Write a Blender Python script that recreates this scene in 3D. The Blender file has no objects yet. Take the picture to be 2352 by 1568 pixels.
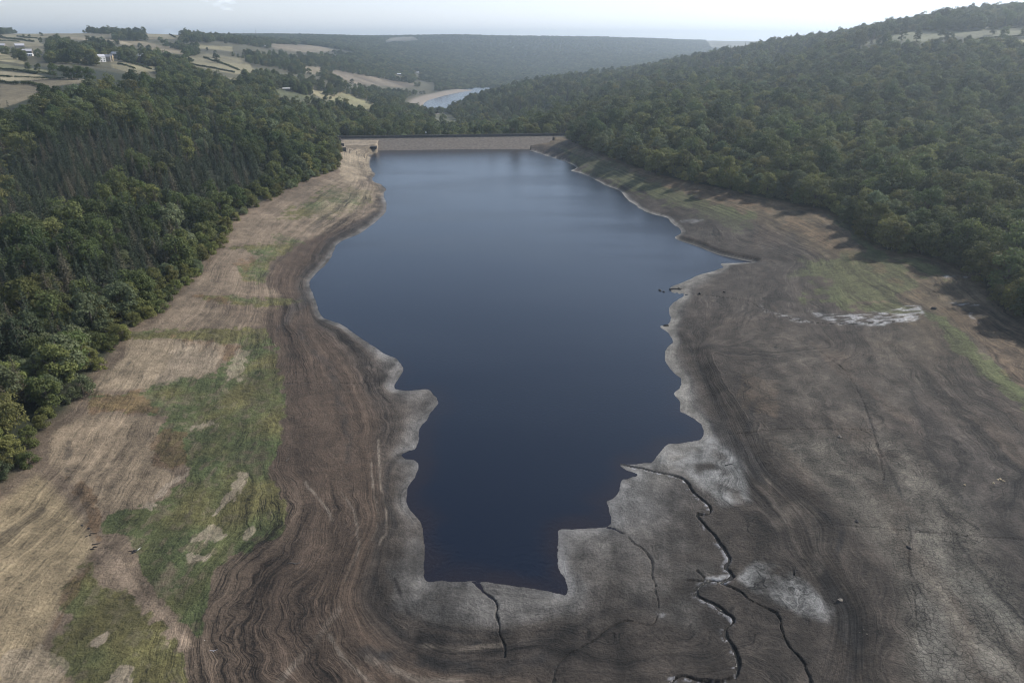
import bpy, math, random
import numpy as np
from mathutils import Vector
random.seed(7); RS = np.random.RandomState(11)
R = math.radians
SC = bpy.context.scene
COL = SC.collection

# ------------------------------------------------------------------ camera, sky, sun, exposure
CAMZ = 120.0; F = 1568.0; HOR = 90.0                      # focal length and horizon in 2352-px photograph units
PITCH = math.atan((784 - HOR) / F)
cam = bpy.data.cameras.new("camera"); camo = bpy.data.objects.new("camera", cam); COL.objects.link(camo)
camo.location = (0, 0, CAMZ); camo.rotation_euler = (math.pi/2 - PITCH, 0, 0)
cam.lens = 24; cam.sensor_width = 36; cam.clip_start = 0.5; cam.clip_end = 60000
SC.camera = camo
SUN_AZ = R(62); SUN_EL = R(39)                              # azimuth to the right of the view direction
w = bpy.data.worlds.new("World"); SC.world = w; w.use_nodes = True
nt = w.node_tree; nt.nodes.clear()
wo = nt.nodes.new("ShaderNodeOutputWorld"); bg = nt.nodes.new("ShaderNodeBackground")
sky = nt.nodes.new("ShaderNodeTexSky"); sky.sky_type = 'NISHITA'; sky.sun_disc = False
sky.sun_elevation = SUN_EL; sky.sun_rotation = SUN_AZ; sky.altitude = 300; sky.air_density = 1.0; sky.dust_density = 2.2; sky.ozone_density = 1.0
bg.inputs[1].default_value = 0.098
tc = nt.nodes.new("ShaderNodeTexCoord"); mp = nt.nodes.new("ShaderNodeMapping"); mp.inputs['Scale'].default_value = (5.0, 5.0, 16.0)
nz = nt.nodes.new("ShaderNodeTexNoise"); nz.inputs['Scale'].default_value = 1.6; nz.inputs['Detail'].default_value = 7; nz.inputs['Roughness'].default_value = 0.55
cr = nt.nodes.new("ShaderNodeValToRGB"); cr.color_ramp.elements[0].position = 0.50; cr.color_ramp.elements[1].position = 0.66
mx = nt.nodes.new("ShaderNodeMix"); mx.data_type = 'RGBA'
sx = nt.nodes.new("ShaderNodeSeparateXYZ")
# thin bright veil of cloud, thicker low down and towards the sun (right)
veil = nt.nodes.new("ShaderNodeMath"); veil.operation = 'MULTIPLY_ADD'; veil.inputs[1].default_value = 0.55; veil.inputs[2].default_value = 0.80; veil.use_clamp = True
mul = nt.nodes.new("ShaderNodeMath"); mul.operation = 'MAXIMUM'
cm = nt.nodes.new("ShaderNodeMath"); cm.operation = 'MULTIPLY'; cm.inputs[1].default_value = 0.85
elv = nt.nodes.new("ShaderNodeMapRange"); elv.inputs[1].default_value = 0.62; elv.inputs[2].default_value = 0.05; elv.inputs[3].default_value = 0.34; elv.inputs[4].default_value = 1.0
mfin = nt.nodes.new("ShaderNodeMath"); mfin.operation = 'MULTIPLY'
L = nt.links.new
L(tc.outputs['Generated'], mp.inputs[0]); L(mp.outputs[0], nz.inputs['Vector']); L(nz.outputs['Fac'], cr.inputs[0])
L(tc.outputs['Generated'], sx.inputs[0]); L(sx.outputs[0], veil.inputs[0])
L(cr.outputs[0], cm.inputs[0]); L(cm.outputs[0], mul.inputs[0]); L(veil.outputs[0], mul.inputs[1])
L(sx.outputs[2], elv.inputs[0]); L(mul.outputs[0], mfin.inputs[0]); L(elv.outputs[0], mfin.inputs[1])
L(mfin.outputs[0], mx.inputs[0]); L(sky.outputs[0], mx.inputs[6]); 
hr = nt.nodes.new("ShaderNodeValToRGB"); hr.color_ramp.elements[0].position = 0.03; hr.color_ramp.elements[0].color = (.92, .98, 1.05, 1); hr.color_ramp.elements[1].position = 0.30; hr.color_ramp.elements[1].color = (.54, .70, .98, 1)
e_ = hr.color_ramp.elements.new(.11); e_.color = (.66, .83, 1.08, 1)
hv = nt.nodes.new("ShaderNodeVectorMath"); hv.operation = 'SCALE'; hv.inputs['Scale'].default_value = 12.6
L(sx.outputs[2], hr.inputs[0]); L(hr.outputs[0], hv.inputs[0]); L(hv.outputs[0], mx.inputs[7])
L(mx.outputs[2], bg.inputs[0]); L(bg.outputs[0], wo.inputs[0])
sd = bpy.data.lights.new("sun", 'SUN'); sd.energy = 5.0; sd.angle = R(0.6); sd.color = (1, 0.95, 0.87)
so = bpy.data.objects.new("sun", sd); COL.objects.link(so)
sv = Vector((math.sin(SUN_AZ)*math.cos(SUN_EL), math.cos(SUN_AZ)*math.cos(SUN_EL), math.sin(SUN_EL)))
so.rotation_euler = sv.to_track_quat('Z', 'Y').to_euler()
SC.view_settings.view_transform = 'Standard'; SC.view_settings.look = 'None'
SC.view_settings.exposure = 0.13; SC.view_settings.gamma = 1.0
try:
    SC.cycles.use_denoising = True; SC.cycles.pixel_filter_type = 'BLACKMAN_HARRIS'; SC.cycles.filter_width = 1.15; SC.cycles.max_bounces = 6; SC.cycles.diffuse_bounces = 2; SC.cycles.glossy_bounces = 2
    SC.cycles.transmission_bounces = 2; SC.cycles.volume_bounces = 0; SC.cycles.transparent_max_bounces = 4
    SC.cycles.use_fast_gi = False
except Exception: pass

# ------------------------------------------------------------------ projection helpers
CP, SP = math.cos(PITCH), math.sin(PITCH)
def raydir(px, py):
    px = np.asarray(px, float); py = np.asarray(py, float)
    r = (px - 1176)/F; u = (784 - py)/F
    return r, CP + u*SP, -SP + u*CP
def unproj(px, py, z):
    a, b, c = raydir(px, py); t = (z - CAMZ)/c
    return a*t, b*t
def project(x, y, z):
    zz = z - CAMZ; dep = y*CP - zz*SP; up = y*SP + zz*CP
    dep = np.maximum(dep, 1.0)
    return 1176 + F*x/dep, 784 - F*up/dep, dep
# ------------------------------------------------------------------ numeric helpers
def hash2(ix, iy, s):
    h = (ix.astype(np.int64)*374761393 + iy.astype(np.int64)*668265263 + s*1442695041) & 0xffffffff
    h = ((h ^ (h >> 13))*1274126177) & 0xffffffff
    return ((h ^ (h >> 16)) & 0xffff)/65535.0
def vnoise(x, y, s=0):
    ix = np.floor(x); iy = np.floor(y); fx = x-ix; fy = y-iy
    fx = fx*fx*(3-2*fx); fy = fy*fy*(3-2*fy)
    ix = ix.astype(np.int64); iy = iy.astype(np.int64)
    a = hash2(ix, iy, s); b = hash2(ix+1, iy, s); c = hash2(ix, iy+1, s); d = hash2(ix+1, iy+1, s)
    return (a*(1-fx)+b*fx)*(1-fy) + (c*(1-fx)+d*fx)*fy
def fbm(x, y, s=0, o=4):
    r = 0; a = 0.5; t = 0
    for k in range(o):
        r = r + a*vnoise(x, y, s+k*17); t += a; x = x*2.03+7.1; y = y*2.03+3.7; a *= 0.5
    return r/t*2-1
def smooth(e0, e1, x):
    t = np.clip((x-e0)/(e1-e0), 0, 1); return t*t*(3-2*t)
def catmull(P, n=4, closed=True):
    P = np.array(P, float); N = len(P); out = []
    for i in range(N if closed else N-1):
        p0 = P[(i-1) % N] if closed or i > 0 else P[i]; p1 = P[i]
        p2 = P[(i+1) % N]; p3 = P[(i+2) % N] if closed or i+2 < N else p2
        for k in range(n):
            t = k/n
            out.append(0.5*((2*p1)+(-p0+p2)*t+(2*p0-5*p1+4*p2-p3)*t*t+(-p0+3*p1-3*p2+p3)*t**3))
    if not closed: out.append(P[-1])
    return np.array(out)
def inpoly(x, y, P):
    ins = np.zeros(x.shape, bool); N = len(P)
    for i in range(N):
        x0, y0 = P[i]; x1, y1 = P[(i+1) % N]
        if y0 == y1: continue
        c = ((y0 > y) != (y1 > y))
        ins ^= c & (x < (x1-x0)*(y-y0)/(y1-y0)+x0)
    return ins
def dseg(x, y, P, closed=True):
    d = np.full(x.shape, 1e18); N = len(P)
    for i in range(N if closed else N-1):
        x0, y0 = P[i]; x1, y1 = P[(i+1) % N]
        dx, dy = x1-x0, y1-y0; l = dx*dx+dy*dy
        t = np.clip(((x-x0)*dx+(y-y0)*dy)/max(l, 1e-9), 0, 1)
        d = np.minimum(d, (x-x0-t*dx)**2+(y-y0-t*dy)**2)
    return np.sqrt(d)
def sdist(x, y, P):        # > 0 outside
    return np.where(inpoly(x, y, P), -1, 1)*dseg(x, y, P)
def culled(fn, x, y, P, far, margin):
    P = np.asarray(P, float); out = np.full(x.shape, far, float)
    m = (x > P[:, 0].min()-margin) & (x < P[:, 0].max()+margin) & (y > P[:, 1].min()-margin) & (y < P[:, 1].max()+margin)
    if m.any(): out[m] = fn(x[m], y[m], P)
    return out

# ------------------------------------------------------------------ traced outlines (photo px), laid on the ground below
SHORE = [(868,350),(858,353),(851,362),(849,380),(853,390),(860,396),(862,403),(854,409),(857,415),(862,419),(877,425),(887,434),(881,443),
 (884,455),(890,470),(884,490),(870,505),(850,520),(825,537),(795,550),(775,562),(765,580),(755,600),(738,617),(725,630),(714,645),
 (713,660),(722,680),(728,700),(736,722),(755,735),(785,745),(815,765),(850,790),(880,810),(905,822),(920,835),(925,850),(915,868),
 (907,885),(912,893),(930,896),(955,895),(978,893),(992,900),(1003,915),(1006,928),(995,940),(985,948),(980,965),(968,975),(963,990),
 (960,1010),(955,1030),(935,1038),(925,1045),(935,1055),(955,1058),(963,1070),(955,1090),(940,1115),(935,1135),(938,1160),(950,1180),
 (965,1200),(974,1225),(976,1260),(975,1300),(974,1325),(985,1334),(1020,1333),(1060,1335),(1088,1331),(1095,1338),(1120,1338),(1160,1345),
 (1200,1350),(1240,1355),(1285,1362),(1300,1364),(1305,1352),(1298,1330),(1288,1310),(1283,1290),(1281,1260),(1283,1235),(1286,1217),
 (1320,1214),(1360,1212),(1398,1206),(1402,1192),(1397,1175),(1390,1152),(1402,1146),(1414,1135),(1420,1118),(1425,1101),(1440,1098),(1463,1091),
 (1448,1083),(1429,1074),(1424,1067),(1440,1066),(1463,1064),(1480,1063),(1496,1061),(1506,1050),(1518,1036),(1534,1021),(1560,1018),(1596,1012),
 (1612,1004),(1617,993),(1613,977),(1602,968),(1592,960),(1572,950),(1561,944),(1560,932),(1559,919),(1547,905),(1560,890),(1562,870),
 (1545,855),(1530,835),(1527,815),(1535,795),(1545,785),(1535,765),(1515,750),(1533,746),(1540,730),(1535,715),(1540,700),(1563,686),(1572,677),
 (1545,672),(1540,660),(1560,650),(1585,640),(1610,630),(1640,622),(1662,614),(1655,606),(1690,604),(1730,603),(1715,600),(1680,592),
 (1640,582),(1600,565),(1552,548),(1565,535),(1560,525),(1545,515),(1530,500),(1500,492),(1470,480),(1460,472),(1440,458),(1425,440),
 (1390,425),(1370,415),(1340,400),(1312,392),(1323,385),(1300,372),(1260,360),(1210,345),(1150,346),(1050,347),(960,348),(900,349)]
TREEL = [(785,330),(783,388),(750,400),(715,412),(690,425),(660,440),(620,462),(570,490),(545,515),(530,540),(515,570),(490,590),(475,620),
 (450,650),(420,680),(380,715),(345,745),(305,758),(298,780),(285,812),(250,850),(212,888),(200,935),(160,965),(125,985),(110,1040),(90,1075),(50,1105),(10,1135),(-10,1180)]
TREER = [(1285,316),(1330,335),(1400,366),(1500,402),(1600,425),(1700,447),(1800,467),(1880,483),(1912,500),(1925,522),(1990,556),(2020,578),(2100,588),
 (2180,608),(2222,635),(2240,665),(2270,695),(2330,730),(2360,748)]
def U(L_, z): 
    a = np.array(L_, float); x, y = unproj(a[:, 0], a[:, 1], z); return np.stack([x, y], 1)
shore = catmull(U(SHORE, 0.0), 5)
k = np.arange(len(shore)); amp = 0.35 + shore[:, 1]*0.0012
shore[:, 0] += amp*fbm(shore[:, 0]/6, shore[:, 1]/9, 5, 3); shore[:, 1] += amp*1.4*fbm(shore[:, 0]/6, shore[:, 1]/9, 9, 3)
shore += np.stack([.3*fbm(shore[:, 0]/1.9, shore[:, 1]/1.9, 6, 2), .35*fbm(shore[:, 0]/1.9, shore[:, 1]/1.9, 8, 2)], 1)
FULL = 11.0
tl = U(TREEL, FULL); trr = U(TREER, FULL)
bank = np.concatenate([np.array([(-215., -300.), (-190, -80), (-165, 60), (-145, 110)]), tl[::-1], trr, np.array([(226., 230.), (236, 190), (245, 110), (250, 0), (235, -300)])])
DL = np.array(unproj(776, 318, 10.9)); DR = np.array(unproj(1300, 311, 10.9))     # ends of the dam crest
# contours traced inside the drawn-down basin: (height, polyline)
CONT = [(1.1, [(1575,770),(1600,830),(1640,930),(1665,1000),(1700,1080),(1755,1180),(1800,1260),(1870,1340),(1915,1420),(1912,1480),(1880,1568),(1870,1660)]),
 (4.2, [(1625,790),(1650,860),(1695,930),(1745,1010),(1795,1080),(1900,1165),(1932,1215),(1905,1265),(1945,1330),(1988,1400),(2003,1470),(2008,1568),(2010,1660)]),
 (1.0, [(765,700),(790,750),(830,800),(862,850),(872,900),(905,960),(885,1050),(892,1130),(882,1230),(855,1310),(862,1400),(940,1460),(1080,1482),(1200,1470),(1300,1440)]),
 (2.6, [(690,690),(700,760),(760,850),(800,950),(832,1100),(842,1200),(795,1300),(785,1400),(830,1510),(950,1600)]),
 (4.0, [(640,760),(650,900),(640,1080),(675,1170),(600,1280),(490,1400),(500,1520),(540,1640)]),
 (0.7, [(1320,1300),(1400,1350),(1480,1330),(1560,1250),(1600,1150)]), (0.9, [(1400,1500),(1550,1480),(1700,1460)]),
 (2.2, [(1570,540),(1610,556),(1680,580),(1740,592),(1800,600)]), (2.0, [(1700,612),(1800,606)]),
 (5.5, [(2000,760),(2060,900),(2150,1100),(2240,1300),(2330,1500)]),
 (7.5, [(2110,700),(2180,800),(2280,900),(2400,960)]),
 (1.6, [(1620,690),(1700,640)]), (3.0,[(1720,720),(1800,760),(1900,800)])]
HX0, HX1, HY0, HY1, HS = -330., 480., -160., 935., 1.5
nx = int((HX1-HX0)/HS); ny = int((HY1-HY0)/HS)
gx = HX0 + (np.arange(nx)+.5)*HS; gy = HY0 + (np.arange(ny)+.5)*HS
GX, GY = np.meshgrid(gx, gy)
fix = np.full((ny, nx), np.nan)
for h, pl in CONT:
    P = catmull(U(pl, h), 12, False)
    seg = np.linalg.norm(np.diff(P, axis=0), axis=1)
    for i in range(len(P)-1):
        for t in np.linspace(0, 1, max(2, int(seg[i]/0.8))):
            q = P[i]*(1-t)+P[i+1]*t; a = int((q[0]-HX0)/HS); b = int((q[1]-HY0)/HS)
            if 0 <= a < nx and 0 <= b < ny: fix[b, a] = h
inw = inpoly(GX, GY, shore); inb = inpoly(GX, GY, bank)
dcr = DR-DL; along = ((GX-DL[0])*dcr[0]+(GY-DL[1])*dcr[1])/np.dot(dcr, dcr); across = ((GX-DL[0])*-dcr[1]+(GY-DL[1])*dcr[0])/np.linalg.norm(dcr)
fix[~inb] = FULL
fix[inw] = 0.0
fix[(across > -4) & (along > -0.02) & (along < 1.02)] = 6.5
def solve(fix, it):
    if min(fix.shape) < 24:
        u = np.where(np.isnan(fix), 5.0, fix); it = 400
    else:
        h2, w2 = (fix.shape[0]+1)//2, (fix.shape[1]+1)//2
        pad = np.full((h2*2, w2*2), np.nan); pad[:fix.shape[0], :fix.shape[1]] = fix
        st = pad.reshape(h2, 2, w2, 2).transpose(0, 2, 1, 3).reshape(h2, w2, 4)
        cnt = (~np.isnan(st)).sum(2); c = np.where(cnt > 0, np.nansum(st, 2)/np.maximum(cnt, 1), np.nan)
        cu = solve(c, it)
        u = np.repeat(np.repeat(cu, 2, 0), 2, 1)[:fix.shape[0], :fix.shape[1]]
        m = ~np.isnan(fix); u[m] = fix[m]
    m = ~np.isnan(fix); fv = fix[m]
    for _ in range(it):
        p = np.pad(u, 1, mode='edge'); u = (p[:-2, 1:-1]+p[2:, 1:-1]+p[1:-1, :-2]+p[1:-1, 2:])*.25; u[m] = fv
    return u
HB = solve(fix, 60)
for _ in range(3):
    p = np.pad(HB, 1, mode='edge'); HB = (p[:-2, 1:-1]+p[2:, 1:-1]+p[1:-1, :-2]+p[1:-1, 2:]+p[1:-1, 1:-1]*2)/6
def bilin(G, x, y, x0, y0, s):
    u = np.clip((x-x0)/s-.5, 0, G.shape[1]-1.001); v = np.clip((y-y0)/s-.5, 0, G.shape[0]-1.001)
    i = u.astype(int); j = v.astype(int); fu = u-i; fv = v-j
    return (G[j, i]*(1-fu)+G[j, i+1]*fu)*(1-fv)+(G[j+1, i]*(1-fu)+G[j+1, i+1]*fu)*fv

# hills: (photo px, py, forward distance, metres of tree to take off)
HP = [(0,1000,170,8),(0,700,250,6),(0,500,370,6),(0,350,480,8),(0,250,600,0),(0,180,790,0),(0,130,1150,0),(0,95,1650,0),(0,80,2000,0),
 (-500,300,520,0),(-500,100,1500,0),(-400,700,240,0),
 (250,620,300,4),(250,450,420,5),(250,300,560,8),(250,195,690,10),(250,170,850,0),(250,140,1120,0),(250,100,1650,0),(250,76,2000,5),
 (420,110,1700,6),(400,150,1180,4),(380,190,840,10),(420,75,2200,8),(420,300,660,8),
 (500,450,455,6),(500,300,640,8),(500,225,900,10),(600,88,2700,6),(600,112,2000,6),(600,150,1550,4),(600,195,1150,6),(600,250,900,8),
 (700,345,650,6),(700,290,780,8),(700,230,1050,8),(680,205,1280,0),
 (800,84,4200,6),(800,112,2900,8),(780,150,2150,6),(800,200,1500,4),(800,235,1220,4),(870,220,1600,8),
 (900,140,3000,8),(1000,170,2850,10),(940,205,2150,10),(960,230,1950,4),(1080,200,2680,6),
 (900,84,5600,6),(1050,80,5500,8),(1300,86,6000,6),(1500,89,6500,6),(1700,97,7300,0),(1780,97,8000,0),(1650,105,6300,0),
 (1100,150,3900,8),(1300,150,4200,8),(1200,110,4900,8),(1150,190,2950,4),(1450,140,4200,8),(1600,120,5200,8),
 (1060,245,1500,14),(1100,212,1700,12),(1230,188,1900,12),(1330,170,2100,12),(1400,176,2000,10),(1550,144,2100,12),(1650,122,2100,12),
 (1780,99,2000,12),(1900,86,1900,12),(2000,66,1800,12),(2200,31,1700,12),(2352,18,1600,12),(2600,5,1500,0),(2500,60,1200,0),
 (1300,250,1150,12),(1200,285,1000,10),(1500,330,690,6),(1500,250,900,10),(1500,205,1250,12),(1500,170,1700,12),(1350,220,1400,12),
 (1800,350,640,8),(1800,250,850,10),(1800,185,1200,12),(1800,135,1600,12),(1950,105,1450,0),
 (2100,450,470,6),(2100,300,700,10),(2100,200,900,12),(2100,135,1120,12),(2100,88,1330,0),
 (2352,600,335,2),(2352,400,520,8),(2352,250,740,12),(2352,155,930,12),(2352,90,1180,0),(2352,60,1350,0),(2700,300,560,0),(2700,600,320,0),
 (860,285,1000,13),(960,262,1250,14),(1000,290,1010,16),(1100,295,990,14)]
pts = []
for px, py, Y, th in HP:
    a, b, c = raydir(px, py); t = Y/b; pts.append((a*t, Y, CAMZ+c*t-th))
for x, y in tl[::2]: pts.append((x, y, FULL))
for x, y in trr[::2]: pts.append((x, y, FULL))
LR = [(982,266),(970,251),(977,235),(1000,226),(1048,214),(1085,208),(1110,204),(1140,203),(1140,212),(1096,217),(1070,228),(1040,236),(1030,246),(1021,257),(992,263)]
ZL = -40.0
lres = catmull(U(LR, ZL), 3)
for x, y in lres[::5]: pts.append((x, y, ZL))
pts += [(-250., -200., 22.), (-300., 60., 40.), (300., 100., 28.), (330., -200., 30.), (-9000., 9000., 120.), (0., 12000., 60.), (9000., 9000., 150.), (6000., 4000., 240.),
        (-6000., 3500., 190.), (-2800., 1200., 130.), (2600., 900., 190.), (-300., 1300., -8.), (-120., 1200., -22.), (0., 1050., -12.), (60., 1300., -30.), (-200., 1600., -36.), (150., 3300., -42.), (-1500., 3200., 118.)]
pts = np.array(pts, float)
def ab(x, y):
    yy = y+260; return x/yy*1.6, np.log(np.maximum(yy, 30.))
pa, pb = ab(pts[:, 0], pts[:, 1])
D_ = np.sqrt((pa[:, None]-pa[None])**2+(pb[:, None]-pb[None])**2+1e-4)
N_ = len(pts)
A_ = np.zeros((N_+3, N_+3)); A_[:N_, :N_] = -D_ + np.eye(N_)*0.003
A_[:N_, N_] = 1; A_[:N_, N_+1] = pa; A_[:N_, N_+2] = pb; A_[N_:, :N_] = A_[:N_, N_:].T
w_ = np.linalg.solve(A_, np.concatenate([pts[:, 2], np.zeros(3)]))
AX0, AX1, AY0, AY1 = -3.4, 3.4, math.log(60), math.log(13500)
ga = np.linspace(AX0, AX1, 520); gb = np.linspace(AY0, AY1, 520)
HH = np.zeros((520, 520))
for j in range(520):
    d = np.sqrt((ga[:, None]-pa[None])**2+(gb[j]-pb[None])**2+1e-4)
    HH[j] = -d@w_[:N_]+w_[N_]+w_[N_+1]*ga+w_[N_+2]*gb[j]
for _ in range(4):
    p = np.pad(HH, 1, mode='edge'); HH = (p[:-2, 1:-1]+p[2:, 1:-1]+p[1:-1, :-2]+p[1:-1, 2:]+p[1:-1, 1:-1]*2)/6
def hill(x, y):
    a, b = ab(x, y); u = (a-AX0)/(AX1-AX0)*519; v = (b-AY0)/(AY1-AY0)*519
    u = np.clip(u, 0, 518.99); v = np.clip(v, 0, 518.99); i = u.astype(int); j = v.astype(int); fu = u-i; fv = v-j
    return (HH[j, i]*(1-fu)+HH[j, i+1]*fu)*(1-fv)+(HH[j+1, i]*(1-fu)+HH[j+1, i+1]*fu)*fv
# distance outside the bank, on the coarse grid
GXc, GYc = np.meshgrid(np.arange(-700., 900., 8.)+4, np.arange(-300., 1500., 8.)+4)
DBc = sdist(GXc, GYc, bank)
def dbank(x, y):
    inside = (x > -695) & (x < 895) & (y > -295) & (y < 1495)
    return np.where(inside, bilin(DBc, x, y, -700., -300., 8.), 400.)
def zfast(x, y):
    """ground height; coarse at the water's edge"""
    x = np.asarray(x, float); y = np.asarray(y, float)
    zh = hill(x, y)
    amp = np.clip((y-500)/1500, 0.15, 1.0)+np.clip((y-4300)/1500, 0, 1)*2.2*fbm(x/700, y/900, 35, 2)*2
    zh = zh + amp*4.0*fbm(x/160, y/160, 31, 3)
    db = dbank(x, y)
    al = ((x-DL[0])*dcr[0]+(y-DL[1])*dcr[1])/np.dot(dcr, dcr); ac = ((x-DL[0])*-dcr[1]+(y-DL[1])*dcr[0])/np.linalg.norm(dcr)
    beyond = smooth(-6, 10, ac)*smooth(-0.25, 0.02, al)*smooth(1.25, 1.0, al)
    t = smooth(0, 45, db)
    fy = smooth(1050, 860, y)
    zo = FULL + np.where(fy > 0, np.maximum(zh-FULL, 0.10*np.minimum(np.maximum(db, 0), 150)*fy-60*(1-fy)), zh-FULL)*t + np.minimum(np.maximum(db, 0), 45)*0.04*fy
    zdown = np.minimum(zh, 6)
    zo = zo*(1-beyond)+zdown*beyond
    zo = np.where(y > 1490, zh, zo)
    inb_ = (x > HX0) & (x < HX1) & (y > HY0) & (y < HY1)
    zb = bilin(HB, np.clip(x, HX0+1, HX1-1), np.clip(y, HY0+1, HY1-1), HX0, HY0, HS)
    wgt = np.where(inb_, smooth(4, -4, db), 0)
    return zo*(1-wgt)+zb*wgt

# ray-march photo points on to the ground
def ground_at(px, py, zg=None):
    a, b, c = raydir(px, py); t = np.geomspace(60, 9000, 2600)
    x = a*t; y = b*t; z = CAMZ+c*t; g = zfast(x, y); m = np.nonzero(z <= g)[0]
    if len(m) == 0: return None
    i = max(1, m[0]); lo, hi = t[i-1], t[i]
    for _ in range(14):
        md = (lo+hi)/2; gg = zfast(np.array([a*md]), np.array([b*md]))[0]
        if CAMZ+c*md <= gg: hi = md
        else: lo = md
    return np.array([a*hi, b*hi, CAMZ+c*hi])

# streams cut into the mud: (half width m, depth, polyline)
STR = [(.62, .9, [(1425,1066),(1450,1071),(1493,1080),(1540,1090),(1572,1101),(1592,1130),(1626,1159),(1630,1176),(1614,1182),(1601,1182),(1612,1198),(1630,1217),(1659,1250),(1675,1279),(1666,1300),(1680,1322),(1659,1334),(1630,1334),(1604,1348),(1605,1370),(1638,1387),(1675,1412),(1684,1428),(1668,1441),(1671,1466),(1688,1495),(1694,1528),(1679,1562),(1617,1563),(1555,1552),(1535,1590)]),
 (0.34, 0.6, [(1655,1336),(1692,1354),(1725,1379),(1775,1401),(1791,1416),(1795,1449),(1816,1486),(1841,1515),(1857,1553),(1868,1600)]),
 (0.36, 0.6, [(1090,1334),(1094,1337),(1110,1358),(1143,1383),(1141,1408),(1148,1441),(1156,1474),(1158,1507)]),
 (0.28, 0.4, [(1392,1209),(1425,1221),(1467,1254),(1496,1283),(1500,1312),(1504,1350),(1516,1387),(1504,1424),(1491,1434),(1442,1422),(1400,1441),(1355,1474),(1309,1503),(1280,1532),(1268,1590)]),
 (0.3, 0.35, [(1665,997),(1700,997),(1737,993),(1783,985),(1866,985),(1940,985),(2006,987)]),
 (0.3, 0.25, [(1928,1205),(2000,1210),(2073,1217),(2156,1225),(2250,1232),(2352,1240)]),
 (0.35, 0.4, [(1515,669),(1560,674),(1610,677),(1660,682),(1720,692),(1760,715),(1850,738),(1950,742),(2050,738),(2120,720)]),
 (0.3, 0.3, [(660,880),(740,877),(800,880),(865,877)]),
 (0.3, 0.3, [(1810,765),(1900,820),(1960,880),(2010,1000),(2030,1100)]),
 (0.22, 0.25, [(2080,1225),(2090,1290),(2100,1380),(2110,1480)]),
 (0.4, 0.5, [(1600,1310),(1618,1328),(1612,1334),(1590,1330),(1578,1332)])]
streams = []
for hw, dp, pl in STR:
    P = []
    for px, py in pl:
        q = ground_at(px, min(py, 1660))
        if q is not None: P.append(q[:2])
    P = catmull(P, 5, False)
    P[:, 0] += 0.5*fbm(P[:, 0]/3, P[:, 1]/3, 71, 2); P[:, 1] += 0.5*fbm(P[:, 0]/3, P[:, 1]/3, 72, 2)
    streams.append((hw, dp, P))

# ------------------------------------------------------------------ terrain sheet
NC = 1500
th = np.arange(R(69.5), R(4.8), -R(0.062)); Yn = CAMZ/np.tan(th)
Yf = np.geomspace(Yn[-1]*1.012, 11500, 190)
YR = np.concatenate([Yn, Yf]); NR = len(YR)
tt = np.linspace(-1, 1, NC)
XX = (YR[:, None]+60)*.95*tt[None]; YY = np.repeat(YR[:, None], NC, 1)
x = XX.ravel(); y = YY.ravel()
z = zfast(x, y)
db = dbank(x, y)
basin = (db < 12) & (y < 900)
# water edge
near = basin & (z < 2.2)
sdw = np.full(x.shape, 50.0); 
P = shore
sdw[near] = sdist(x[near], y[near], P)
wz = fbm(x/35, y/35, 51, 4)
zz = z + np.where(basin, (0.22+.3*smooth(20, 60, x)+.22*fbm(x/14, y/18, 54, 3))*wz*smooth(0.2, 1.5, z)*smooth(11, 8, z) + 0.05*fbm(x/5, y/5, 52, 3)*smooth(0, 1.0, z), 0)
edge = smooth(0.5, 5, sdw)
zz = np.where(near, np.where(sdw > 0, np.maximum(sdw*0.05, 0)*(1-edge)+np.maximum(zz, sdw*0.012+0.02)*edge, np.maximum(sdw*0.08, -3)-0.01), zz)
lev = zz.copy()                                            # level before streams are cut: strand lines follow this
wet = np.zeros(x.shape)
for hw, dp, Ps in streams:
    d = culled(lambda a, b, c: dseg(a, b, c, False), x, y, Ps, 99., 8.)
    nearS = d < 9; d[nearS] = d[nearS]*(1.25+1.0*fbm(x[nearS]/7, y[nearS]/7, 78, 2)) + 0.3*fbm(x[nearS]/1.2, y[nearS]/1.2, 77, 3)
    cut = dp*(1-smooth(hw*0.5, hw*0.95, d))
    zz = np.where(sdw > 0.3, zz-cut, zz)
    wet = np.maximum(wet, (1-smooth(hw*0.5, hw*1.2, d))*.7)
al_ = ((x-DL[0])*dcr[0]+(y-DL[1])*dcr[1])/np.dot(dcr, dcr); ac_ = ((x-DL[0])*-dcr[1]+(y-DL[1])*dcr[0])/np.linalg.norm(dcr)
dmz = np.where(ac_ < -6, -1.6, np.where(ac_ < 0, 10.9+ac_/2.6-2.2, np.where(ac_ < 7, 8.4, 10.9-(ac_-7)*.49-3))); inz = (al_ > np.where(ac_ < -9, .175, -.045)) & (al_ < 1.05) & (ac_ > np.where(al_ < .82, -62, np.where(al_ < .93, -34, -12))) & (ac_ < 75)
dmz = np.where((al_ < .175) & (ac_ < -2), 9.6+ac_*.08, dmz); inz |= (al_ > -.06) & (al_ <= .175) & (ac_ > -60) & (ac_ < 0)
apron = (al_ > -.10) & (al_ <= .24) & (ac_ > -60) & (ac_ < 3)
zz = np.where(inz & (sdw > 0), np.minimum(zz, dmz), zz)
# lower reservoir
sl = culled(sdist, x, y, lres, 999., 300.)
zz = np.where(sl < 260, np.where(sl < 0, ZL-2, np.minimum(zz, ZL+0.3+np.maximum(sl, 0)*0.16+np.maximum(sl-60, 0)*0.6)), zz)

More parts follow.
